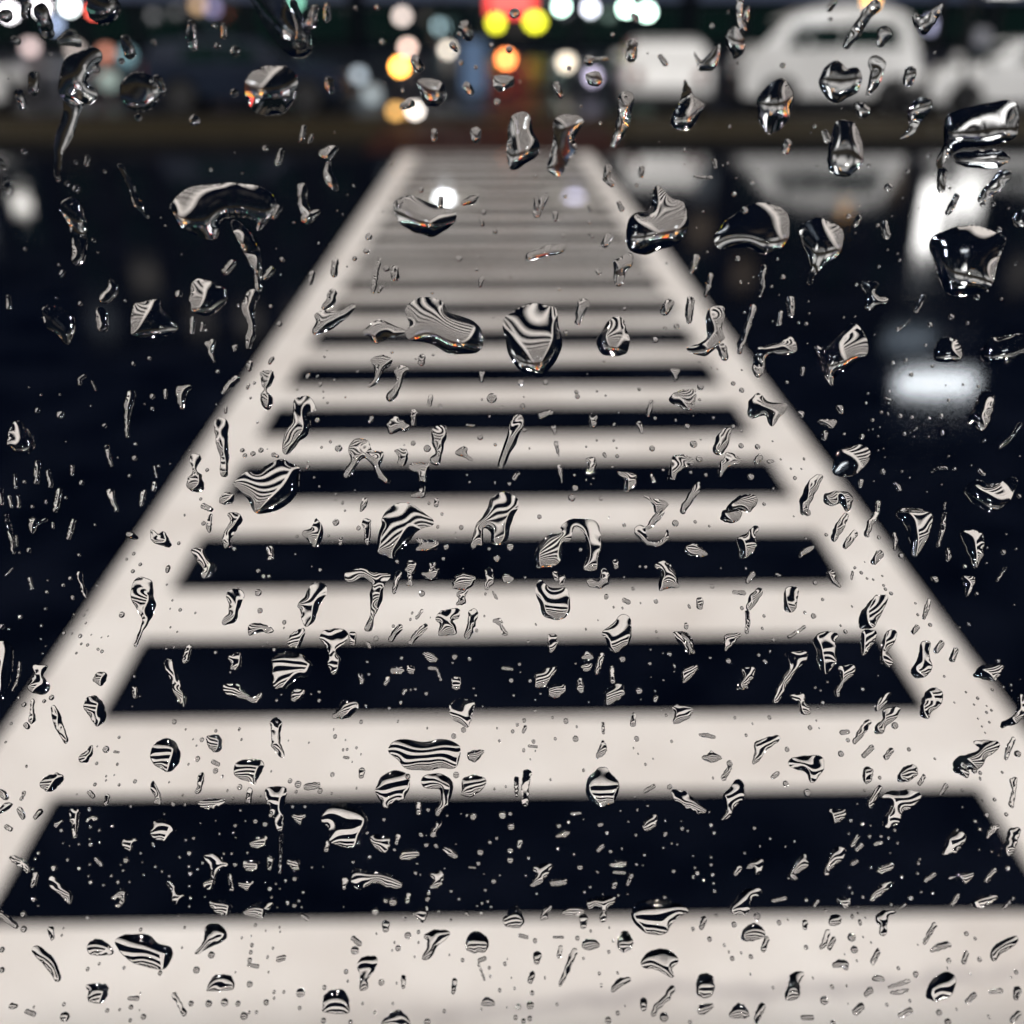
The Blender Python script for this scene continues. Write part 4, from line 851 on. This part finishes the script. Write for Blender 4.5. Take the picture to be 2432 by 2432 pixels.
ids = {q['n'] for q in single}
rest = [q for q in drops if q['n'] not in ids]

# --- a label that tells each of the 300 from the others
GAPS = [(1905, 2163), (1525, 1675), (1272, 1377), (1096, 1170), (971, 1021), (876, 905), (800, 818)]
ORD = ['first', 'second', 'third', 'fourth', 'fifth', 'sixth', 'seventh', 'eighth', 'ninth', 'tenth']
def place(x, y):
    t = y - 53
    xl, xr = 1171 - .698 * t, 1171 + .746 * t; il, ir = 1171 - .567 * t, 1171 + .62 * t
    if y < 290: return 'over the far street lights' if x < 1440 else 'over the white vehicles'
    if y < 380: return 'over the dark far kerb'
    if x < xl: return 'over the dark road left of the crosswalk'
    if x > xr: return 'over the dark road right of the crosswalk'
    if x < il: return 'over the left edge line'
    if x > ir: return 'over the right edge line'
    if y < 790: return 'over the far grey end of the crosswalk'
    for k, (a, b) in enumerate(GAPS):
        if a - 8 <= y <= b + 8: return 'over the %s dark gap from the bottom' % ORD[k]
        if y > b: return 'over the %s white bar from the bottom' % ORD[k]
    return 'over the far grey end of the crosswalk'
def look(q):
    a = q['area']; w_, h_ = q['size']
    s = 'huge' if a > 6500 else 'big' if a > 2400 else 'middling' if a > 900 else 'small' if a > 350 else 'tiny'
    ar = w_ / max(h_, 1); fill = a / (w_ * h_)
    if fill < .42: sh = 'crooked branching'
    elif ar > 1.7: sh = 'wide flat'
    elif ar < .36: sh = 'long thin'
    elif ar < .62: sh = 'tall narrow'
    elif fill > .70 and .7 < ar < 1.4: sh = 'rounded'
    elif fill < .55: sh = 'ragged'
    else: sh = 'slanting oval' if w_ < h_ * 1.2 and fill < .66 else 'uneven'
    return s + ' ' + sh + ' raindrop'
buck = {}
for q in single:
    q['lab'] = look(q) + ' ' + place(*q['c']); buck.setdefault(q['lab'], []).append(q)
for lab, qs in buck.items():
    if len(qs) > 1:
        qs.sort(key=lambda q: q['c'][0])
        for i, q in enumerate(qs):
            n_ = len(qs)
            pos = 'leftmost' if i == 0 else 'rightmost' if i == n_ - 1 else (ORD[i] + ' from left' if i < 10 else ORD[n_ - 1 - i] + ' from right')
            q['lab'] = lab + ', ' + pos
for q in single:
    me = link_mesh('raindrop', [(q['top'], q['flat'], q['F'])])
    o = bpy.data.objects.new('raindrop', me); C.objects.link(o)
    c = Vector(q['flat'].mean(0)); me.transform(Matrix.Translation(-c)); o.location = c
    tag(o, q['lab'], 'raindrop', 'raindrops on the window glass')
me = link_mesh('fine_raindrops', [(q['top'], q['flat'], q['F']) for q in rest])
o = bpy.data.objects.new('fine_raindrops', me); C.objects.link(o)
o['kind'] = 'stuff'; tag(o, 'scatter of tiny raindrops and specks between the larger drops', 'raindrops')
